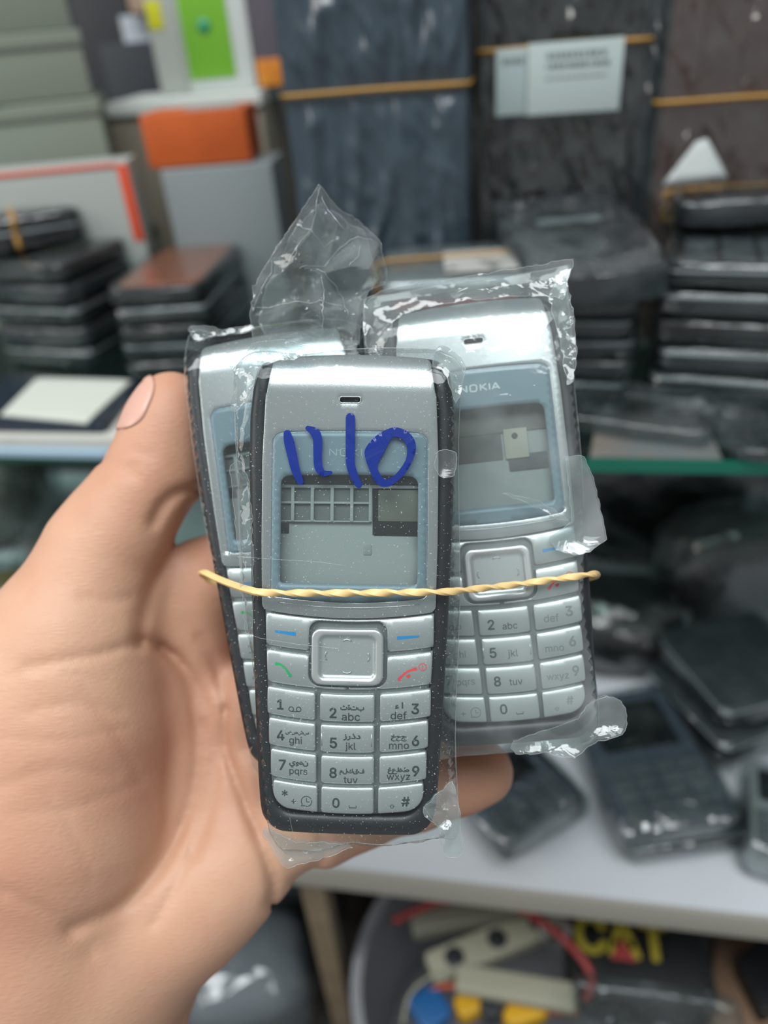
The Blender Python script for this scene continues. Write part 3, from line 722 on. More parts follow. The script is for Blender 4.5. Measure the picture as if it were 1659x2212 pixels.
# ------------------------------------------------------------------ hand (one skin grown round its bones)
def build_hand():
    vs = .95
    org = np.array([-132., -168., -246.]); dim = np.array([184., 212., 86.])
    nx, ny, nz = (dim/vs).astype(int)
    X = (org[0]+vs*np.arange(nx))[:, None, None]; Y = (org[1]+vs*np.arange(ny))[None, :, None]; Z = (org[2]+vs*np.arange(nz))[None, None, :]
    D = np.full((nx, ny, nz), 30., np.float32)
    def chain(pts, k):
        P = [np.array(P3(a, b, d)) for a, b, d, r in pts]; R = [p[3] for p in pts]
        for i in range(len(P)-1):
            a, b, ra, rb = P[i], P[i+1], R[i], R[i+1]; m = max(ra, rb)+14
            lo = np.minimum(a, b)-m; hi = np.maximum(a, b)+m
            s = [slice(int(max(0, (lo[j]-org[j])//vs)), int(max(0, min((nx, ny, nz)[j], (hi[j]-org[j])//vs+1)))) for j in range(3)]
            if any(q.stop <= q.start for q in s): continue
            x, y, z = X[s[0]], Y[:, s[1]], Z[:, :, s[2]]; ab = b-a; L2 = (ab**2).sum()
            t = np.clip(((x-a[0])*ab[0]+(y-a[1])*ab[1]+(z-a[2])*ab[2])/L2, 0, 1)
            d = np.sqrt((x-a[0]-t*ab[0])**2+(y-a[1]-t*ab[1])**2+(z-a[2]-t*ab[2])**2)-(ra+t*(rb-ra))
            o = D[s[0], s[1], s[2]]; h = np.clip(k-np.abs(o-d), 0, None)/k
            D[s[0], s[1], s[2]] = np.minimum(o, d)-h*h*k*.25
    # forearm and thumb
    chain([(-200, 2500, 218, 34), (-20, 2250, 212, 36), (60, 2040, 208, 34), (110, 1760, 206, 31), (140, 1560, 206, 27), (158, 1390, 206, 22), (226, 1195, 207, 14.6), (280, 1110, 208, 12.2), (336, 1030, 208.5, 11.2), (352, 960, 209, 9.4), (366, 900, 209, 8.3), (374, 868, 209, 7.4)], 9)
    # palm
    chain([(100, 2300, 222, 24), (250, 1900, 226, 19), (370, 1540, 226, 15), (445, 1270, 223, 13.8)], 10)
    chain([(140, 2320, 222, 24), (300, 1950, 225, 19), (440, 1680, 224, 14), (520, 1540, 222, 12)], 10)
    chain([(180, 2330, 220, 24), (340, 1980, 221, 18), (500, 1760, 220, 13.5), (570, 1660, 219, 12)], 10)
    chain([(-40, 2430, 214, 30), (150, 2170, 209, 25), (220, 2075, 208, 22), (404, 1950, 209, 17), (490, 1882, 211, 14.3), (600, 1806, 214, 12)], 9)
    # fingers behind the phones
    chain([(445, 1270, 223, 13.8), (560, 1185, 216, 11), (760, 1130, 213, 9.6), (930, 1125, 212, 8.8), (1060, 1150, 210, 8)], 3.5)
    chain([(520, 1540, 222, 12), (700, 1410, 216, 10.3), (900, 1370, 212.5, 9.6), (1060, 1370, 209, 9), (1160, 1390, 206, 8)], 3.5)
    chain([(570, 1660, 219, 12), (760, 1570, 216, 10.3), (940, 1530, 212.5, 9.6), (1090, 1520, 208.5, 9), (1180, 1530, 205, 8)], 3.5)
    chain([(600, 1806, 214, 12), (700, 1778, 213, 11), (775, 1748, 212.5, 10.4), (900, 1712, 211.5, 9.8), (990, 1682, 210.5, 9.3), (1040, 1668, 210, 8.9)], 3.5)
    # folds of the skin, pressed in along lines of the palm
    px = X/(-Z)*FPX+CX; py = CY-Y/(-Z)*FPX
    def fold(pts, A, w, n=4):
        ln = np.array(smoothline(pts, n)); lo = ln.min(0)-w*26; hi = ln.max(0)+w*26
        zz_ = 200.; i0 = int(max(0, ((lo[0]-CX)/FPX*185-org[0])//vs if lo[0] > CX else ((lo[0]-CX)/FPX*235-org[0])//vs)); i1 = int(min(nx, ((hi[0]-CX)/FPX*(235 if hi[0] > CX else 170)-org[0])//vs+1))
        j0 = int(max(0, ((CY-hi[1])/FPX*(235 if hi[1] > CY else 170)-org[1])//vs)); j1 = int(min(ny, ((CY-lo[1])/FPX*(170 if lo[1] > CY else 235)-org[1])//vs+1))
        if i1 <= i0 or j1 <= j0: return
        sub = np.abs(D[i0:i1, j0:j1]) < 4; ii = np.argwhere(sub)
        if not len(ii): return
        a = ii[:, 0]+i0; b = ii[:, 1]+j0; c = ii[:, 2]
        zc = org[2]+vs*c; pp = np.stack([(org[0]+vs*a)/(-zc)*FPX+CX, CY-(org[1]+vs*b)/(-zc)*FPX], 1)
        d = segdist(pp, ln, False)*(-zc)/FPX
        D[a, b, c] += (A*np.exp(-(d/w)**2)).astype(np.float32)
    fold([(412, 1090), (380, 1165), (350, 1220), (318, 1290), (304, 1370), (303, 1392)], 1.2, 2.0)
    fold([(303, 1385), (350, 1397), (392, 1440), (417, 1510), (428, 1610), (420, 1700), (388, 1800), (330, 1892), (255, 1960), (150, 2010)], 1.4, 1.9)
    fold([(303, 1388), (265, 1398), (220, 1412), (140, 1425), (60, 1440)], .9, 1.2)
    fold([(340, 1400), (400, 1440), (450, 1530), (470, 1640), (450, 1760), (420, 1850)], 1.1, 1.6)
    fold([(487, 1533), (487, 1612), (527, 1730), (575, 1850), (590, 1915), (582, 1955)], 2.0, 1.4)
    fold([(487, 1533), (470, 1450), (430, 1380)], 1.0, 1.3); fold([(440, 1560), (455, 1640), (430, 1760), (395, 1880), (330, 2000)], .8, 1.1)
    fold([(10, 1460), (120, 1450), (230, 1470)], .3, .8); fold([(0, 1590), (130, 1600), (280, 1570)], .35, .8); fold([(20, 1760), (160, 1745), (300, 1690)], .35, .8)
    fold([(60, 1660), (150, 1780), (200, 1900)], .3, .8); fold([(180, 1490), (260, 1600), (330, 1740)], .3, .8); fold([(230, 1010), (262, 1016), (300, 1030)], .5, .8)
    fold([(175, 1290), (235, 1300), (285, 1290)], .45, 1.0); fold([(530, 1620), (560, 1680), (560, 1800)], .7, 1.1)
    fold([(640, 1905), (700, 1850), (690, 1790)], 1.1, 1.4)
    fold([(330, 1130), (352, 1090), (385, 1064), (425, 1058)], 1.5, 1.5)
    fold([(222, 1000), (250, 1000), (290, 1012)], .7, 1.0); fold([(212, 1030), (250, 1022), (285, 1032)], .5, .9)
    fold([(250, 985), (290, 975), (330, 985)], .35, .9)
    fold([(60, 1540), (150, 1520), (260, 1540)], .45, 1.1); fold([(0, 1700), (120, 1660), (250, 1680)], .4, 1.1)
    fold([(0, 1920), (60, 1950), (130, 1990), (200, 2060)], .7, 1.4)
    # naive surface nets
    def nets(D):
        neg = D < 0; c = np.zeros(tuple(np.array(D.shape)-1), np.int8)
        corners = [(i, j, k) for i in (0, 1) for j in (0, 1) for k in (0, 1)]
        sx, sy, sz = c.shape
        g = {q_: D[q_[0]:q_[0]+sx, q_[1]:q_[1]+sy, q_[2]:q_[2]+sz] for q_ in corners}
        for q_ in corners: c += (g[q_] < 0)
        act = (c > 0) & (c < 8); idx = np.full(c.shape, -1, np.int64); A = np.argwhere(act); idx[act] = np.arange(len(A))
        acc = np.zeros((len(A), 3)); cnt = np.zeros(len(A)); vals = {q_: g[q_][act] for q_ in corners}
        for u in corners:
            for ax in range(3):
                if u[ax]: continue
                w = list(u); w[ax] = 1; w = tuple(w); a, b = vals[u], vals[w]; m = (a < 0) != (b < 0)
                t = a[m]/(a[m]-b[m]); p = np.tile(np.array(u, float), (m.sum(), 1)); p[:, ax] = t; acc[m] += p; cnt[m] += 1
        V = A+acc/cnt[:, None]; F = []
        for ax in range(3):
            o1, o2 = [(1, 2), (2, 0), (0, 1)][ax]
            sl = [slice(1, n-1) for n in D.shape]; sl[ax] = slice(0, D.shape[ax]-1); s2 = list(sl); s2[ax] = slice(1, D.shape[ax])
            a = neg[tuple(sl)]; b = neg[tuple(s2)]; off = np.array([1, 1, 1]); off[ax] = 0
            for flip, msk in ((False, a & ~b), (True, ~a & b)):
                E_ = np.argwhere(msk)+off
                if not len(E_): continue
                def id_(d1, d2):
                    q_ = E_.copy(); q_[:, o1] -= d1; q_[:, o2] -= d2; return idx[q_[:, 0], q_[:, 1], q_[:, 2]]
                Q = np.stack([id_(1, 1), id_(0, 1), id_(0, 0), id_(1, 0)], 1)
                F.append(Q[:, ::-1] if flip else Q)
        F = np.concatenate(F); F = F[(F >= 0).all(1)]; return V, F
    V, F = nets(D); V = org+V*vs
    # relax a little
    E_ = np.concatenate([F[:, [0, 1]], F[:, [1, 2]], F[:, [2, 3]], F[:, [3, 0]]])
    for it in range(3):
        s = np.zeros_like(V); n = np.zeros(len(V)); np.add.at(s, E_[:, 0], V[E_[:, 1]]); np.add.at(s, E_[:, 1], V[E_[:, 0]])
        np.add.at(n, E_[:, 0], 1); np.add.at(n, E_[:, 1], 1); n = np.maximum(n, 1)
        V = V*.45+(s/n[:, None])*.55
    return V, F
def skin_mat():
    m = mat('skin', 'd8a682', .48, 0, .3, sss=.2); nt = m.node_tree; N = nt.nodes; L = nt.links; b = N['Principled BSDF']
    tc = N.new('ShaderNodeTexCoord')
    n = N.new('ShaderNodeTexNoise'); n.inputs['Scale'].default_value = 22; n.inputs['Detail'].default_value = 6; L.new(tc.outputs['Object'], n.inputs['Vector'])
    r = N.new('ShaderNodeValToRGB'); e = r.color_ramp.elements; e[0].position = .32; e[0].color = lin('b9866e'); e[1].position = .7; e[1].color = lin('cfa489')
    L.new(n.outputs['Fac'], r.inputs[0]); L.new(r.outputs[0], b.inputs['Base Color'])
    v = N.new('ShaderNodeTexVoronoi'); v.feature = 'DISTANCE_TO_EDGE'; v.inputs['Scale'].default_value = 750
    mp = N.new('ShaderNodeMapping'); mp.inputs['Rotation'].default_value = (0, 0, .5); mp.inputs['Scale'].default_value = (.35, 1.2, .8)
    L.new(tc.outputs['Object'], mp.inputs[0]); L.new(mp.outputs[0], v.inputs['Vector'])
    w = N.new('ShaderNodeTexWave'); w.inputs['Scale'].default_value = 480; w.inputs['Distortion'].default_value = 9; w.inputs['Detail'].default_value = 3; w.inputs['Detail Scale'].default_value = .2
    mp2 = N.new('ShaderNodeMapping'); mp2.inputs['Rotation'].default_value = (0, 0, -.5); L.new(tc.outputs['Object'], mp2.inputs[0]); L.new(mp2.outputs[0], w.inputs['Vector'])
    n2 = N.new('ShaderNodeTexNoise'); n2.inputs['Scale'].default_value = 160; n2.inputs['Detail'].default_value = 6; L.new(mp.outputs[0], n2.inputs['Vector'])
    a = N.new('ShaderNodeMath'); a.operation = 'MULTIPLY_ADD'; a.inputs[1].default_value = .16; L.new(w.outputs['Fac'], a.inputs[0]); L.new(n2.outputs['Fac'], a.inputs[2])
    a2 = N.new('ShaderNodeMath'); a2.operation = 'ADD'; L.new(a.outputs[0], a2.inputs[0]); L.new(v.outputs['Distance'], a2.inputs[1])
    u = N.new('ShaderNodeBump'); u.inputs['Strength'].default_value = .22; u.inputs['Distance'].default_value = .0005
    L.new(a2.outputs[0], u.inputs['Height']); L.new(u.outputs[0], b.inputs['Normal'])
    return m
M_skin = skin_mat()
# «hand»
V, F = build_hand()
o0 = np.array(P3(150, 1700, 206.)); MH = CAM @ Matrix.Translation(Vector(o0*.001))
hand = mesh('hand', V-o0, F, M_skin, None, MH)
tag(hand, "person's bare left hand, palm open, thumb up beside the bagged phones", 'hand')
# thumbnail
a3 = np.array(P3(345, 960, 209.)); b3 = np.array(P3(368, 868, 209.)); ax = (b3-a3)/np.linalg.norm(b3-a3)
nd = np.array([-.56, 0., .83]); nd -= ax*nd.dot(ax); nd /= np.linalg.norm(nd); sd = np.cross(ax, nd)
from mathutils.bvhtree import BVHTree
hv = [v.co.copy() for v in hand.data.vertices]; bvh = BVHTree.FromPolygons(hv, [tuple(p.vertices) for p in hand.data.polygons])
nd = np.array([-.84, 0., .54]); nd -= ax*nd.dot(ax); nd /= np.linalg.norm(nd); sd = np.cross(ax, nd)
V = []; F = []; nu, nv = 17, 25
for j in range(nv):
    t = -1+2*j/(nv-1); wv = math.sqrt(max(0, 1-abs(t)**3.2))*.98+.02
    for i in range(nu):
        uu = -1+2*i/(nu-1); u = uu*wv*math.radians(47); l = 9.4+t*8.2
        c0 = a3+ax*l-o0; dr = nd*math.cos(u)+sd*math.sin(u)
        hit = bvh.ray_cast(Vector((c0+dr*30)*.001), Vector(-dr), .06)[0]
        p = np.array(hit)*1000 if hit else c0+dr*9
        V.append(p+dr*(.32-.28*abs(uu)**4+(.35 if t > .8 else 0)))
for j in range(nv-1):
    for i in range(nu-1): F.append((j*nu+i, j*nu+i+1, (j+1)*nu+i+1, (j+1)*nu+i))
M_nail = mat('fingernail', 'cf9f8e', .4, 0, .5, coat=.1, sss=.2)
nail = mesh('fingernail', V, F, M_nail, hand)
sol = nail.modifiers.new('thick', 'SOLIDIFY'); sol.thickness = .0006; sol.offset = 0

# ------------------------------------------------------------------ the shop shelf behind
GZ, BZ, UZ = -.176, -.388, -.62            # heights below the eye: glass shelf, white board, floor under it
def proj(p):
    c = CAM.inverted() @ Vector(p); return (CX+FPX*c.x/-c.z, CY-FPX*c.y/-c.z)
def zat(x, y, py):
    lo, hi = -.9, .4
    for _ in range(40):
        m = (lo+hi)/2
        if proj((x, y, EYE.z+m))[1] > py: lo = m
        else: hi = m
    return (lo+hi)/2
def at(x, y, z, rot=0.): return Matrix.Translation((x, y, EYE.z+z)) @ Matrix.Rotation(rot, 4, 'Z')
def struct(nm, V, F, m, M, smooth=False):
    o = mesh(nm, V, F, m, None, M, smooth); o['kind'] = 'structure'; return o
M_wall = mat('dark_back_panel', '3b3f41', .7, col2='2f3234', cscale=4)
struct('wall_back', *slab(1600, 20, 1400, .5, .2), M_wall, at(-.1, .84, -.95))
struct('floor', *slab(1600, 1000, 10, .5, .2), mat('brown_grey_floor', '4c4743', .8), at(-.1, .56, UZ-.01))
def glass_shelf_mat():
    m = mat('green_edged_glass', '0d8a6a', .08, 0, .6); b = m.node_tree.nodes['Principled BSDF']
    b.inputs['Transmission Weight'].default_value = .35; b.inputs['Base Color'].default_value = lin('0f7a63'); return m
M_gedge = glass_shelf_mat(); M_gtop = film_mat('shelf_glass_face', .0, .05, .03, tint='d5e6e0', bump=0)
gs = thing('glass_shelf', at(-.1, .565, GZ), 'glass shelf with bright green front edge carrying the wrapped stacks', 'shelf')
mesh('glass_pane', *slab(1300, 500, 5.6, 1, .4, -5.9), M_gtop, gs, smooth=False)
mesh('glass_edge', [(x, y, z) for y in (-252, -250) for x, z in ((-650, -6), (650, -6), (650, 0), (-650, 0))], [(0, 1, 2, 3), (7, 6, 5, 4), (0, 4, 5, 1), (3, 2, 6, 7), (0, 3, 7, 4), (1, 5, 6, 2)], M_gedge, gs, smooth=False)
bd = mesh('shelf_board', *slab(1300, 420, 20, 1, .5, -20), mat('white_laminate', 'c9cdd2', .35, col2='bfc4ca', cscale=8), None, at(-.1, .437, BZ), False)
tag(bd, 'thick white shelf board under the loose black phones', 'shelf')
be = mesh('edge_strip', *slab(1300, 1.2, 20, .4, .3, -20), mat('beige_edge_strip', 'a9a59b', .5), bd); be.location = (0, -.2112, 0)

M_fbg = film_mat('wrap_film', .004, .085, .06, bump=1., bscale=60, hazecol='cfd8da', tint='e8eeee', hnoise=.04)
M_fbg2 = film_mat('dull_wrap_film', .02, .09, .07, bump=.8, bscale=40, hazecol='b4bcbf', tint='dfe5e6', hnoise=.13)
M_blk = mat('black_phone_plastic', '16191c', .35); M_blk2 = mat('dark_grey_phone_plastic', '2b2f33', .4)
M_sil2 = mat('silver_trim_plastic', 'a9aeb0', .3, .6); M_scr = mat('dark_screen', '0c0e12', .12)
M_kk = mat('grey_keys', '4a5054', .4); M_copper = mat('copper_back_cover', 'a5644c', .4, .2); M_whitep = mat('white_paper', 'd0d4d3', .7)
M_orange = mat('orange_card', 'bd561c', .5, col2='b04e18', cscale=30); M_greybox = mat('grey_green_card', '7e8579', .7); M_greybox_d = mat('dark_grey_card', '4f544e', .7)
M_whitebox = mat('off_white_card', 'a0a5a1', .6); M_wrapgrey = mat('pale_grey_card', '7f8789', .5)
M_orstrip = mat('orange_red_print', 'cf4a26', .5)

def superq(w, l, t, seed, amp=1.5, e=.28, nu=40, nv=24, lam=(10, 40)):
    V = []; F = []; cr = crumple(seed, lam, 6)
    sg = lambda c: math.copysign(abs(c)**e, c)
    for j in range(nv+1):
        f = -math.pi/2+math.pi*j/nv
        for i in range(nu):
            a = 2*math.pi*i/nu; x, y, z = sg(math.cos(f))*sg(math.cos(a)), sg(math.cos(f))*sg(math.sin(a)), sg(math.sin(f))
            d = cr(x*w/2+z*t*.3, y*l/2, z*t)*amp; k = 1+d/max(min(w, l)/2, 8)
            V.append((x*w/2*k, y*l/2*k, t/2+z*(t/2+d*.5)))
    for j in range(nv):
        for i in range(nu): F.append((j*nu+i, j*nu+(i+1) % nu, (j+1)*nu+(i+1) % nu, (j+1)*nu+i))
    return V, F

def loop_band(w, t, l0, th=1.6, tall=3.0, seed=0):
    """rubber band round a block w wide, t tall, at y = l0"""
    P = smoothline([(-w/2, l0, 1), (-w/2-.4, l0, t*.5), (-w/2, l0, t-.5), (0, l0+1, t+.4), (w/2, l0+1.5, t-.5), (w/2+.4, l0, t*.5), (w/2, l0, 1), (0, l0, -.6)], 5, True)
    return tube(P, 1, 6, True, flat=(tall/2, th/2))

def wrapped_phone(M, w, l, t, label, seed, style='keys', band=False, body=None, group=None, film=None, cat='wrapped phone', name='wrapped_phone', extra=None):
    r = thing(name, M, label, cat, group)
    b = mesh('body', *slab(w-5, l-5, t-2.5, 6, 2.5, .6), body or M_blk, r, sharp=50)
    z = t-1.9
    if style == 'keys':
        s = mesh('screen', *slab((w-5)*.72, l*.34, .8, 1.5, .3, z-.3), M_scr, r, sharp=50); s.location = (0, l*.2*.001, 0)
        k = MB()
        for i in range(4):
            for j in range(5):
                k.add(*slab((w-5)*.19, l*.06, 1.4, 1, .4, z-.3, 2), Matrix.Translation(((i-1.5)*(w-5)*.215, -l*.42+j*l*.078, 0)))
        k.build('keypad', M_kk, r, sharp=50)
        mesh('trim', *slab(w-4.6, l-4.6, 1.6, 6, .5, t*.5), M_sil2, r, sharp=50)
    elif style == 'copper':
        mesh('back_cover', *slab(w-12, l-14, .9, 8, .3, z-.2), M_copper, r, sharp=50)
    elif style == 'screen':
        mesh('screen', *slab(w-12, l*.6, .8, 2, .3, z-.2), M_scr, r, sharp=50)
        mesh('trim', *slab(w-4.4, l-4.4, 1.8, 6, .6, t*.45), M_sil2, r, sharp=50)
    elif style == 'trim':
        mesh('trim', *slab(w-4.4, l-4.4, 1.8, 6, .6, t*.62), M_sil2, r, sharp=50)
    if extra: extra(r, z)
    mesh('plastic_wrap', *superq(w+1, l+1, t, seed, 2.6, .28, 56, 26, (8, 34)), film or M_fbg, r, sharp=24)
    if band:
        o = mesh('rubber_band', *loop_band(w, t, 0, tall=band if band is not True else 3), M_rubber_b, r)
    return r

def stack(name, near, nearbase, rear, side, w, n, labels, group, styles, seed, Y=None, base=GZ, twist=3, **kw):
    """wrapped phones piled up: near = px of the near top corner, rear = px of the far top corner on the same edge"""
    a = onZ(nearbase[0], nearbase[1], base); zt = zat(a.x, a.y, near[1]); b = onZ(rear[0], rear[1], zt)
    d = Vector((b.x-a.x, b.y-a.y)); L_ = min(d.length, .115); ang = math.atan2(d.y, d.x)-math.pi/2; d.normalize(); s = Vector((-d.y, d.x))*side
    c = Vector((a.x, a.y))+d*L_/2+s*w*.0005; T = (zt-base)/n*1000; rnd = random.Random(seed)
    for i in range(n):
        M = at(c.x, c.y, base+i*T*.001, ang+math.radians(rnd.uniform(-twist, twist)) if i < n-1 else ang)
        wrapped_phone(M, w-rnd.uniform(0, 3), L_*1000, T-.3, labels[i], seed+i, styles[i], group=group, body=[M_blk, M_blk2][i % 2], **(kw if i == n-1 else {}))
    return zt

POS = ['lowest', 'second from the bottom', 'third from the bottom', 'fourth from the bottom', 'fifth from the bottom', 'topmost']
def labs(n, where, top): return ['wrapped black phone, %s in the stack %s' % (POS[i], where) for i in range(n-1)]+[top]
g1 = 'wrapped phones in the stack by the grey boxes'
def lcd(r, z):
    mesh('label', *slab(30, 22, .6, 2, .2, z+.2), M_whitep, r); mesh('back_cover', *slab(40, 60, .5, 5, .2, z-.1), mat('olive_cover', '4c5046', .3), r)
z1 = stack('l1', (195, 565), (205, 800), (372, 465), 1, 78, 5, labs(5, 'below the grey boxes', 'wide wrapped dark phone with a white patch, topmost below the grey boxes'), g1, ['trim', 'plain', 'trim', 'plain', 'plain'], 50, extra=lcd)
g2 = 'wrapped phones in the stack under the orange box'
stack('l2', (478, 612), (478, 812), (590, 455), 1, 64, 5, labs(5, 'below the orange box', 'wrapped phone with a copper brown back cover, topmost below the orange box'), g2, ['plain', 'trim', 'plain', 'trim', 'copper'], 60)
# phone with the pale band on the far-left pile
p = onZ(205, 800, GZ); wrapped_phone(at(p.x-.062, p.y+.052, z1+.0005, -.95), 62, 88, 22, 'wrapped phone tied with a pale band, lying on the pile by the grey boxes', 70, 'screen', band=3.4)
g3 = 'wrapped phones in the tall stack by the green glass edge'
zr = stack('r1', (1385, 560), (1390, 858), (1445, 452), -1, 88, 5, labs(5, 'beside the brown pack', 'wrapped phone with silver keypad face on top of the tall stack before the brown pack'), g3, ['trim', 'trim', 'plain', 'trim', 'keys'], 80)
g4 = 'wrapped phones in the stack behind the hazy bag'
zm = stack('m1', (1362, 640), (1366, 868), (1385, 560), 1, 84, 5, labs(5, 'behind the hazy bag', 'wrapped black phone, topmost of the stack behind the hazy bag'), g4, ['trim', 'plain', 'trim', 'trim', 'plain'], 90)
def greystripe(r, z): o = mesh('grey_sticker', *slab(34, 6, .5, 1, .2, z+.3), M_wrapgrey, r); o.location = (.0, .012, 0)
p = onZ(1235, 520, zm+.02); wrapped_phone(at(p.x, p.y, zm+.008, .25) @ Matrix.Rotation(math.radians(12), 4, 'X'), 72, 95, 20, 'dark wrapped phone with a pale grey sticker, lying askew on a stack', 97, 'plain', extra=greystripe, body=M_blk2, film=M_fbg2)
g5 = 'wrapped phones in the stack behind the crumpled bag top'
zs = stack('s1', (1085, 650), (1085, 880), (1110, 560), 1, 76, 4, labs(4, 'behind the crumpled bag top', 'wrapped black phone, topmost of the stack behind the crumpled bag top'), g5, ['plain', 'trim', 'plain', 'trim'], 110)
def redline(r, z):
    mesh('red_strip', *slab(60, 3, 2.5, 1, .3, 3), mat('red_print', 'b0343c', .5), r).location = (0, -.0345, 0)
    mesh('paper_label', *slab(36, 40, .5, 2, .2, z+1.5), mat('grey_paper', '9b9b97', .8), r).location = (.014, -.008, 0)
p = onZ(975, 560, zs+.016); wrapped_phone(at(p.x, p.y, zs, .12), 74, 74, 17, 'small silver wrapped pack with red strip, grey paper label and amber band', 120, 'plain', band=3, body=M_sil2, extra=redline, cat='wrapped pack', name='wrapped_pack')
p = onZ(1590, 440, zr+.008); wrapped_phone(at(p.x+.01, p.y, zr+.002, .05), 92, 60, 15, 'dark pack with thick yellow bands on top of the tall stack', 121, 'plain', band=7, cat='wrapped pack', name='wrapped_pack', body=M_blk2, film=M_fbg2)

# flat plates laid out on the glass
def plate(name, label, pxs, z, t, m, cat, r=0, par=None, group=None, step=8):
    P = [onZ(a, b, z) for a, b in pxs]; c = sum(P, Vector())/len(P)
    O = [((p.x-c.x)*1000, (p.y-c.y)*1000) for p in P]
    A = np.array(O); ar = (A[:, 0]*np.roll(A[:, 1], -1)-np.roll(A[:, 0], -1)*A[:, 1]).sum()
    if ar < 0: O = O[::-1]
    if r: # round the corners
        Q = []; n = len(O)
        for i in range(n):
            a, b, d = (np.array(O[k % n]) for k in (i-1, i, i+1)); u = (a-b)/np.linalg.norm(a-b); v = (d-b)/np.linalg.norm(d-b)
            s, e = b+u*r, b+v*r
            for k in range(5): q_ = k/4; Q.append(tuple((1-q_)**2*s+2*q_*(1-q_)*b+q_*q_*e))
        O = Q
    O = resample(O, step); V, F = pillow(O, lambda x, y: 0., step*1.5, min(1., t*.3), t*.97)
    n = len(V); V += [(x, y, -t) for x, y in O]; F.append(tuple(range(n, n+len(O)))[::-1])
    M = Matrix.Translation((c.x, c.y, EYE.z+z))
    o = mesh(name, V, F, m, None, M, sharp=40)
    if par is not None: o.parent = par; o.matrix_world = M; o.matrix_parent_inverse = par.matrix_world.inverted()
    else: tag(o, label, cat, group)
    return o
plate('plastic_tray', 'flat bluish white tray lowest under the blank card', [(-70, 972), (232, 978), (330, 880), (-20, 870)], GZ+.003, 3, mat('bluish_white_plastic', '8fa6b6', .35), 'tray', 3)
plate('plastic_case', 'pale grey flat case between the tray and the blank card', [(-70, 942), (262, 946), (345, 860), (-20, 850)], GZ+.009, 5, mat('pale_grey_plastic', 'b9b9b2', .4), 'case', 3)
plate('phone_screen', 'dark glossy screen panel under the blank white card', [(-75, 918), (225, 922), (305, 818), (10, 808)], GZ+.013, 3.5, mat('dark_blue_glass', '1d2833', .15), 'screen', 4)
plate('blank_card', 'blank white card lying on the dark screen panel', [(0, 895), (186, 912), (284, 820), (80, 815)], GZ+.0142, .9, mat('ivory_card', 'c3c7bd', .6), 'card')
plate('paper_leaflet', 'brown and grey printed leaflet lying near the green glass edge', [(1275, 985), (1560, 990), (1520, 900), (1290, 890)], GZ+.001, .8, mat('brown_grey_print', '6e635a', .5, col2='5d6668', cscale=30), 'leaflet')
o = mesh('clear_pouch', *superq(90, 60, 8, 133, 2.0), M_fbg2, None, at(.135, .345, GZ+.001, .2), sharp=30); tag(o, 'empty clear pouch lying on the glass before the tall stack', 'pouch')
o = mesh('clear_pouch', *superq(70, 50, 9, 134, 2.0), M_fbg2, None, at(.06, .355, GZ+.0015, -.3), sharp=30); tag(o, 'empty clear pouch over the brown leaflet', 'pouch')

# boxes, given by their front top corners, how far back these are, and the depth
def cornerbox(name, label, A, B, YA, YB, dep, m, zb=None, hpy=None, cat='box', lid=None, zt=None):
    b = onY(*B, YB); z = b.z-EYE.z if zt is None else zt
    if zt is not None: b.x = onY(*B, YB).x
    a = onY(*A, YA)
    u = Vector((b.x-a.x, b.y-a.y)); w = u.length; un = u.normalized(); nn = Vector((-un.y, un.x))
    if zb is None: zb = GZ if hpy is None else zat(b.x, b.y, hpy)
    ctr = Vector((a.x, a.y))+u/2+nn*dep*.0005; H_ = (z-zb)*1000
    r = thing(name, at(ctr.x, ctr.y, zb, math.atan2(u.y, u.x)), label, cat)
    mesh('body', *slab(w*1000, dep, H_-.4, 1, .5, 0), m, r, sharp=40)
    if lid: mesh('lid', *slab(w*1000+3, dep+3, lid, 1.2, .6, H_-lid), m, r, sharp=40)
    return r, z, zb, w*1000, H_
def on_face(r, nm, x0, x1, z0, z1, y, t, m, e=0.):
    o = mesh(nm, *slab(x1-x0, t, z1-z0, .3, .2), m, r, sharp=40); o.location = ((x0+x1)*.0005, (y-t/2)*.001, z0*.001); return o
_, z, zB0, *_ = cornerbox('storage_box', 'grey green card box, middle one of the three piled by the shelf end', (-150, 140), (166, 62), 0.506, 0.555, 70, M_greybox, hpy=206, lid=9)
cornerbox('storage_box', 'grey green card box at the bottom of the three piled grey boxes', (-150, 330), (208, 214), 0.503, 0.551, 70, M_greybox, zt=zB0-.001, lid=10)
cornerbox('storage_box', 'grey green card box at the top of the three piled grey boxes', (-150, -60), (115, -110), 0.512, 0.559, 66, M_greybox, zb=z+.0005, lid=9)
r, z, zb, w, H_ = cornerbox('carton', 'pale carton with an orange corner stripe behind the banded phone', (-60, 352), (272, 346), 0.470, 0.494, 30, M_whitebox)
on_face(r, 'orange_stripe', w/2-7, w/2-.3, H_-50, H_-2, -15, .6, M_orstrip); on_face(r, 'orange_line', -w/2+1, w/2-7.2, H_-3.5, H_-.8, -15, .6, M_orstrip)
r, zo, zob, w, H_ = cornerbox('orange_box', 'bright orange card box resting on a grey carton', (299, 250), (526, 230), 0.512, 0.522, 46, M_orange, hpy=348)
mesh('grey_flap', *slab(w*.5, 22, .8, .5, .2, H_-.5), M_wrapgrey, r).location = (w*.00015, -.004, 0)
cornerbox('carton', 'pale grey carton standing under the orange box', (345, 368), (585, 352), 0.506, 0.516, 52, M_wrapgrey, zt=zob-.0005)
r, zf, zfb, w, H_ = cornerbox('flat_box', 'flat white box behind the orange box with upright packs on it', (224, 232), (560, 196), 0.594, 0.606, 90, mat('white_card', 'c9cec9', .55), hpy=228)
cornerbox('carton', 'brown grey carton hidden mostly under the flat white box', (232, 262), (565, 225), 0.597, 0.609, 84, mat('taupe_card', '7c7568', .7), zt=zfb-.0005)
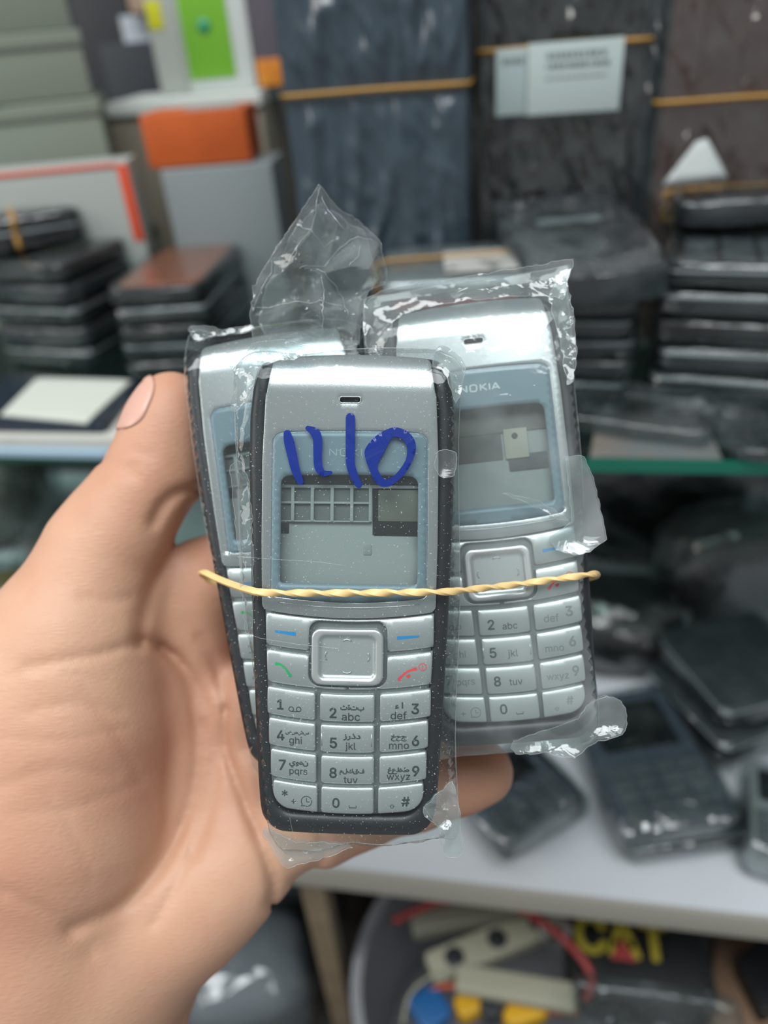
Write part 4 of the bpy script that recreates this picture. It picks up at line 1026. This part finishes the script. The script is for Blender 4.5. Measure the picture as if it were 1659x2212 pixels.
def upright(name, label, A, B, YA, YB, ztop, dep, m, z, cat='box'):
    a = onY(*A, YA); b = onY(*B, YB); u = Vector((b.x-a.x, b.y-a.y)); un = u.normalized(); nn = Vector((-un.y, un.x)); c = Vector((a.x, a.y))+u/2+nn*dep*.0005
    r = thing(name, at(c.x, c.y, z, math.atan2(u.y, u.x)), label, cat); h = (ztop-z)*1000; w = u.length*1000
    mesh('body', *slab(w, dep, h, 1.5, .7), m, r, sharp=40)
    return r, w, h
r, w, h = upright('clear_tube', 'white clear fronted tube box with a yellow label', (338, 150), (405, 150), 0.634, 0.639, 0.091, 14, mat('milky_plastic', 'a6aaa4', .2), zf, 'tube box')
on_face(r, 'yellow_label', -w*.5+1, w*.02, h*.35, h*.5, 0-7, .6, mat('yellow_print', 'c4c21c', .5))
r, w, h = upright('green_pack', 'lime green pack with a round teal emblem in a white frame', (400, 130), (548, 130), 0.631, 0.638, 0.091, 10, mat('white_frame_card', 'c2c8c6', .4), zf, 'pack')
on_face(r, 'green_front', -w/2+1.5, w*.22, 9, h-3, -5, .8, mat('lime_print', '64a228', .4, col2='7fb83a', cscale=10))
V, F = lathe([(.01, .7), (4.6, .7), (5.0, 0)], 24); V = [(x, -z, y) for x, y, z in V]
mesh('emblem', V, F, mat('teal_print', '2c8f66', .4), r).location = (-w*.00014, -.0059, .043)
r, w, h = upright('dark_carton', 'dusky purple box with flame orange lower edge behind the orange box', (553, 150), (632, 150), 0.631, 0.636, 0.091, 24, mat('dusky_purple_card', '57525c', .5), zf, 'box')
on_face(r, 'orange_panel', -w/2+.5, w/2-.5, 1, 19, -12, .8, mat('flame_orange_print', 'd08a2c', .5, col2='b8601c', cscale=60))
cornerbox('black_box', 'black box standing between the grey boxes and the clear tube', (212, 100), (335, 86), 0.70, 0.705, 20, mat('black_grey_card', '30343a', .5))
r, zd, *_ = cornerbox('black_box', 'tall dark box at the back behind the grey boxes', (135, -60), (258, -62), 0.775, 0.780, 22, mat('charcoal_card', '24272b', .5))
r, zw, *_ = cornerbox('white_carton', 'small white printed carton at the back above the black box', (255, 30), (345, 26), 0.745, 0.750, 22, mat('cool_white_card', 'a5acb4', .5))
cornerbox('tan_carton', 'tan carton at the back above the white printed one', (262, -60), (330, -62), 0.732, 0.734, 20, mat('tan_card', 'a08672', .6), zb=zw+.0005)

# tall packs against the back
M_navyf = mat('navy_bag_film', '35424c', .28, 0, .6, coat=.3)
M_packf = film_mat('pack_film', .05, .12, .07, bump=.5, bscale=40, hazecol='c0c8ca', tint='e4eaea', hnoise=.06)
def pack(name, label, xl, xr, pyref, Y, ztop, dep, m, seed, band=None, film=None, cat='wrapped pack', bands=3.2):
    a = onY(xl, pyref, Y); b = onY(xr, pyref, Y); w = (b.x-a.x)*1000; h = (ztop-GZ)*1000
    r = thing(name, at((a.x+b.x)/2, Y+dep*.0005, GZ), label, cat)
    V, F = slab(w, h, dep, 3, 1.5); Rx = Matrix.Translation((0, dep/2, h/2)) @ Matrix.Rotation(math.pi/2, 4, 'X')
    mesh('stack_body', [tuple(Rx @ Vector(v)) for v in V], F, m, r, sharp=40)
    nx, nz = 54, 96; V = []; F = []; zb_ = (zat((a.x+b.x)/2, Y, band)-GZ)*1000 if band else -999
    for k in range(nz+1):
        for i in range(nx+1):
            u, v = i/nx*2-1, k/nz; x, z = u*(w/2+3), v*(h+4)
            pin = 1-.85*math.exp(-((z-zb_)/9)**2); e = min(1, (1-abs(u))*6)
            sl = (z-zb_)*.004 if band else 0                      # folds fan out from the band
            xx = x/(1+abs(sl))
            r1 = 1-abs(noise.noise((xx*.075+seed, z*.012, seed*.7)))*2.6; r2 = 1-abs(noise.noise((xx*.16+z*.05+seed, z*.03-xx*.03, 3.)))*2.4
            V.append((x, -dep/2-2.2-pin*(4.2*max(r1, 0)**2+2.2*max(r2, 0)**2)*(.35+.65*e), z))
    F = [(k*(nx+1)+i, k*(nx+1)+i+1, (k+1)*(nx+1)+i+1, (k+1)*(nx+1)+i) for k in range(nz) for i in range(nx)]
    per = [i for i in range(nx+1)]+[k*(nx+1)+nx for k in range(1, nz+1)]+[nz*(nx+1)+i for i in range(nx-1, -1, -1)]+[k*(nx+1) for k in range(nz-1, 0, -1)]
    b0 = len(V); V += [(V[i][0], dep/2+2, V[i][2]) for i in per]; m_ = len(per)
    F += [(per[(i+1) % m_], per[i], b0+i, b0+(i+1) % m_) for i in range(m_)]
    mesh('plastic_wrap', V, F, film or M_fbg2, r)
    if band:
        zb = (zat((a.x+b.x)/2, Y, band)-GZ)*1000
        P = [(-w/2-3.5, -dep/2-4.6, zb), (0, -dep/2-5.6, zb+.5), (w/2+3.5, -dep/2-4.6, zb), (w/2+3.5, dep/2+4, zb), (-w/2-3.5, dep/2+4, zb)]
        mesh('rubber_band', *tube(resample(P, 8), 1, 6, True, flat=(.9, bands/2)), M_rubber_b, r)
    return r, w, h
M_navy = mat('navy_cover', '2d4150', .3, bump=.8, bdist=.006, bscale=28, col2='263848', cscale=20)
pack('navy_pack', 'tall navy blue wrapped pack with amber band around its middle', 640, 1000, 300, .45, .075, 34, M_navy, 140, 195, M_navyf)
r, w, h = pack('black_pack', 'tall black wrapped pack with white label and amber band', 1050, 1378, 200, .47, .07, 30, mat('black_cover', '0b0e10', .25, bump=.8, bdist=.004, bscale=30), 141, 100, M_packf)
def sticker(r, dep, x, z, w, h, m, nm, lines=0, y=None):
    y = y if y is not None else -dep/2-9.4
    o = mesh(nm, *slab(w, .5, h, .2, .1), m, r, sharp=40); o.location = (x*.001, y*.001, (z-h/2)*.001)
    for i in range(lines):
        mb = MB(); rnd = random.Random(i)
        x_ = -w*.3
        while x_ < w*.32:
            q_ = rnd.uniform(.8, 3); mb.add(*slab(q_, .3, 2.6 if i < 2 else .9, .05, .02), Matrix.Translation((x_+q_/2, -.4, h*.78-i*4.6))); x_ += q_+rnd.uniform(.4, 1.2)
        mb.build('print', mat('grey_print', '6d7776', .6), o)
a = onY(1245, 170, .45); sticker(r, 30, 6, (zat(a.x, .45, 170)-GZ)*1000, w*.60, 33, mat('white_sticker', 'a9b5b3', .6), 'label', 3)
sticker(r, 30, -w*.33, (zat(a.x, .45, 172)-GZ)*1000, w*.2, 31, mat('white_sticker_b', '9aa8a8', .6), 'label', 1, y=-23.6)
r, w, h = pack('brown_pack', 'tall brown wrapped pack tied with an amber band', 1438, 1760, 200, .46, .07, 30, mat('brown_cover', '563a33', .32, bump=.8, bdist=.006, bscale=30), 142, 212, M_packf)
pack('grey_pack', 'narrow slate grey wrapped pack between the black and brown packs', 1390, 1424, 200, .47, .07, 26, mat('slate_cover', '3a4248', .4), 143, None)
pack('tan_pack', 'narrow tan edged pack between the navy and black packs', 1012, 1040, 200, .48, .07, 26, mat('tan_cover', '756a62', .5), 144, None, bands=3)
a = onY(1495, 385, .44)
pl = mesh('paper_scrap', *pillow(resample([(-15, -2), (17, 0), (5, 19), (0, 18)], 4), lambda x, y: 1.5*math.sin(x*.2), 4, 0, .4), mat('white_scrap_paper', 'a9afae', .7), None,
          Matrix.Translation((a.x, .437, a.z)) @ Matrix.Rotation(math.radians(70), 4, 'X')); tag(pl, 'torn white paper scrap leaning on the brown pack', 'paper')

# the white board: loose phones and dark bags
def board_phone(label, pxs, z, t, seed, style='keys', body=M_blk2, film=M_fbg, tilt=0):
    """corners px: near, right, far, left of the top face"""
    P = [onZ(a, b, z) for a, b in pxs]; c = sum(P, Vector())/4
    d = ((P[2]-P[1])+(P[3]-P[0]))/2; w = ((P[1]-P[0]).length+(P[2]-P[3]).length)/2; l = d.length
    return wrapped_phone(at(c.x, c.y, z-t*.001, math.atan2(d.y, d.x)-math.pi/2) @ Matrix.Rotation(math.radians(tilt), 4, 'Y'), w*1000, l*1000, t, label, seed, style, body=body, film=film)
g = 'loose wrapped phones on the white board'
M_shiny = film_mat('shiny_wrap_film', .01, .13, .05, bump=1., bscale=75, hazecol='cfd8da', tint='e8eeee', hnoise=.05)
M_bluegrey = mat('blue_grey_phone_plastic', '3b444f', .35)
board_phone('wrapped keypad phone on the white board beside the fingertip', [(1117, 1848), (1245, 1700), (1120, 1560), (960, 1700)], BZ+.034, 16, 150, 'keys', M_bluegrey, film=M_shiny)
board_phone('wrapped black phone under the keypad phone beside the fingertip', [(1118, 1860), (1255, 1705), (1140, 1560), (985, 1705)], BZ+.0175, 16, 151, 'trim')
board_phone('large wrapped keypad phone with glossy blue grey face on the white board', [(1380, 1836), (1582, 1738), (1425, 1440), (1215, 1530)], BZ+.036, 17, 152, 'keys', M_bluegrey, film=M_shiny)
board_phone('wrapped phone with silver trim under the large keypad phone', [(1392, 1872), (1600, 1765), (1440, 1450), (1225, 1540)], BZ+.018, 16.5, 153, 'trim', film=M_shiny)
board_phone('wrapped black phone with pale rim, upper one of the slanted pair', [(1625, 1575), (1760, 1450), (1600, 1270), (1440, 1400)], BZ+.055, 15, 154, 'trim')
board_phone('wrapped black phone with pale rim, lower one of the slanted pair', [(1620, 1640), (1740, 1520), (1560, 1330), (1405, 1470)], BZ+.037, 16, 155, 'trim')
board_phone('wrapped pale phone cut off by the picture edge on the white board', [(1625, 1850), (1800, 1850), (1780, 1640), (1605, 1650)], BZ+.03, 28, 156, 'keys', M_sil2)
def bagblob(label, px, py, z, w, l, t, seed, m, rot=0., amp=6, e=.7, name='crumpled_bag', film=True, lam=(12, 45)):
    p = onZ(px, py, z); r = thing(name, at(p.x, p.y, z, rot), label, 'bag')
    mesh('contents', *superq(w*.86, l*.86, t*.86, seed, amp*.5, .5), m, r, sharp=40)
    mesh('plastic_wrap', *superq(w, l, t, seed+1, amp, e, 60, 34, lam), M_fbg if film is True else film, r, sharp=24)
    return r
M_bb = mat('black_contents', '0c0e10', .4); M_tp = mat('taupe_contents', '6d655d', .6, col2='55504b', cscale=30)
bagblob('crumpled black bag behind the slanted phones, nearest the glass edge', 1320, 1400, BZ, 90, 80, 60, 160, M_bb)
bagblob('crumpled black bag with pinkish sheen under the green glass edge', 1540, 1330, BZ, 100, 70, 95, 162, mat('mauve_black_contents', '2c282b', .4), .3)
bagblob('crumpled black bag farthest back under the glass shelf', 1400, 1180, BZ, 190, 90, 125, 164, M_bb)
bagblob('dark bag standing deep under the shelf by the far side', 1820, 1200, BZ, 110, 90, 120, 165, M_bb, .2)
bagblob('dusty taupe bag under the glass shelf behind the thumb', 240, 1290, BZ, 120, 90, 80, 166, M_tp, -.2, film=M_fbg2)
bagblob('dusty taupe bag farthest from the phones under the glass shelf', -10, 1150, BZ, 140, 100, 105, 168, M_tp, .2, film=M_fbg2)
o = bagblob('small mustard yellow bag among the taupe bags', 30, 1360, BZ, 60, 50, 60, 170, mat('mustard_contents', '8a7340', .6), .2, film=M_fbg2)

# under the white board
M_wood = mat('pale_wood', '8f7f68', .6, col2='7c6c57', cscale=40)
a = onY(722, 2130, .235); o = mesh('wooden_post', *slab(15, 12, 211, 1, .5), M_wood, None, at(a.x, .24, UZ), False); tag(o, 'pale wooden post under the white board', 'post')
a = onY(762, 2100, .30); o = mesh('wooden_post', *slab(12, 18, 230, 1, .5), mat('grey_brown_wood', '5d534b', .6), None, at(a.x, .33, UZ), False); tag(o, 'grey brown wooden post behind the pale one', 'post')
p = onZ(1040, 2120, -.50)
V, F = lathe([(.1, 0), (80, 0), (84, 2), (96, 98), (99, 100), (99, 104), (92, 104), (91, 100), (80, 5), (.1, 5)], 48)
o = mesh('round_tub', V, F, mat('pale_grey_tub', '8d8f94', .4), None, at(p.x+.014, p.y+.01, UZ+.001), sharp=50); tag(o, 'round pale grey tub holding cables and sockets', 'tub')
def bar(name, label, A, B, z, w, t, m, cat, r=3, par=None):
    a = onZ(*A, z); b = onZ(*B, z); c = (a+b)/2; d = b-a; l = d.length*1000
    M = at(c.x, c.y, z, math.atan2(d.y, d.x)-math.pi/2)
    o = mesh(name, *slab(w, l, t, r, min(t*.3, 2)), m, None, M, sharp=50); tag(o, label, cat); return o
M_cream = mat('cream_plastic', 'a09f8c', .5); zt_ = UZ+.112
o = bar('power_strip', 'cream power strip in the tub with dark sockets', (930, 2110), (1210, 1990), zt_, 20, 12, M_cream, 'power strip')
for k in range(3): mesh('socket', *[(lathe([(.1, .3), (6, .3), (6.5, 0)], 20))][0], M_blk2, o).location = (0, (-.03+.03*k), .0122)
bar('power_strip', 'grey cream strip lying highest behind the others in the tub', (890, 2010), (1190, 1950), zt_+.01, 16, 12, mat('grey_cream_plastic', '77776a', .5), 'power strip')
bar('power_strip', 'long pale cream bar nearest, above the yellow handles', (985, 2120), (1245, 2165), zt_+.016, 16, 8, M_cream, 'power strip')
bar('screwdriver_handle', 'yellow screwdriver handle nearest the blue one', (985, 2200), (1060, 2160), zt_, 14, 13, mat('yellow_plastic', 'd0a01a', .4), 'screwdriver', 6)
bar('screwdriver_handle', 'yellow screwdriver handle beside the black wound coil', (1085, 2212), (1180, 2180), zt_, 16, 14, mat('yellow_plastic_b', 'd7a51a', .4), 'screwdriver', 7)
bar('plug_adapter', 'blue plug adapter at the tub rim', (900, 2215), (960, 2170), zt_+.004, 22, 12, mat('blue_plastic', '1f5f9a', .4), 'adapter', 5)
bar('cable_coil', 'dark ribbed cable coil between the two yellow handles', (1045, 2205), (1085, 2165), zt_+.006, 13, 11, M_blk2, 'cable', 5)
def cable(label, pts, z, r, m, nm='cable'):
    P = [onZ(a, b, z+dz) for a, b, dz in pts]; o0 = P[0].copy(); P = smoothline([tuple((p-o0)*1000) for p in P], 6)
    o = mesh(nm, *tube(P, r, 8), m, None, Matrix.Translation(o0)); tag(o, label, 'cable')
M_redc = mat('dark_red_cable', '8e2f2c', .5)
cable('dark red cable arching over the tub', [(850, 1990, 0), (960, 1945, .01), (1080, 1950, .02), (1170, 1990, .02), (1240, 2050, .015), (1278, 2110, .01), (1265, 2160, 0)], zt_+.02, 2.6, M_redc)
cable('reddish orange cable running under the pale cream bar', [(880, 2170, 0), (960, 2130, .003), (1060, 2150, .003), (1160, 2180, 0), (1250, 2185, 0)], zt_+.012, 2.0, mat('orange_red_cable', 'a8502e', .5))
cable('grey looped cable beside the yellow lettered bag', [(1180, 2030, 0), (1170, 1995, .004), (1200, 1980, .006), (1228, 2005, .004), (1215, 2040, 0)], zt_+.02, 2.4, mat('grey_cable', '7d7d78', .5))
cable('thin white wire hanging in front of the tub', [(870, 2212, 0), (885, 2150, .004), (930, 2110, .006), (1000, 2090, .002)], zt_+.02, .9, M_cream)
# bag with yellow letters
zc = -.49; P = [onZ(a, b, zc) for a, b in ((1215, 2150), (1545, 2160), (1540, 1950), (1225, 1920))]; c = sum(P, Vector())/4
MC = at(c.x, c.y, zc-.04, .0); cat_ = thing('tool_pouch', MC, 'black pouch with big yellow letters and a red triangle', 'pouch')
w = (P[1]-P[0]).length*1000; l = (P[3]-P[0]).length*1000
mesh('pouch_body', *superq(w, l*1.0, 40, 180, 1.2, .3, 48, 28, (20, 50)), mat('black_fabric', '17191b', .6), cat_)
tv, tf = text2d('CAT', None, .03); x, y = local(MC, 1342, 2026, 45); hh = 25
mesh('lettering', [(a*hh*.92+x, b*hh+y, 45.2) for a, b in tv], tf, mat('yellow_letters', 'a89a30', .6), cat_, smooth=False)
mesh('red_triangle', [(x-8, y-hh*.55, 45.5), (x+8, y-hh*.55, 45.5), (x, y-hh*.02, 45.5)], [(0, 1, 2)], mat('red_mark', '9c3a3a', .6), cat_, smooth=False)
p = onZ(1420, 2250, -.45); o = mesh('glossy_pouch', *superq(85, 50, 14, 190, 3), M_fbg, None, at(p.x, p.y, -.452, 0), sharp=26); tag(o, 'empty shiny clear pouch lying on the black pouch', 'pouch')
plate('cardboard_piece', 'brown cardboard piece leaning at the far corner under the board', [(1545, 2000), (1760, 2000), (1760, 2260), (1530, 2250)], -.52, 12, mat('brown_cardboard', '7a5f4a', .7), 'cardboard')
plate('black_case', 'black case lying on the brown cardboard', [(1590, 2070), (1680, 1990), (1780, 2120), (1650, 2190)], -.505, 14, M_blk, 'case', 4)
bagblob('crumpled pale grey bag at the foot of the palm', 560, 2170, UZ+.0, 105, 90, 90, 200, mat('pale_bag_contents', '8d9096', .6), .3, film=M_fbg2)
bagblob('crumpled grey bag beside the pale wooden post', 660, 1950, UZ+.0, 80, 70, 95, 202, mat('grey_bag_contents', '6a6b6f', .6), .1, film=M_fbg2)
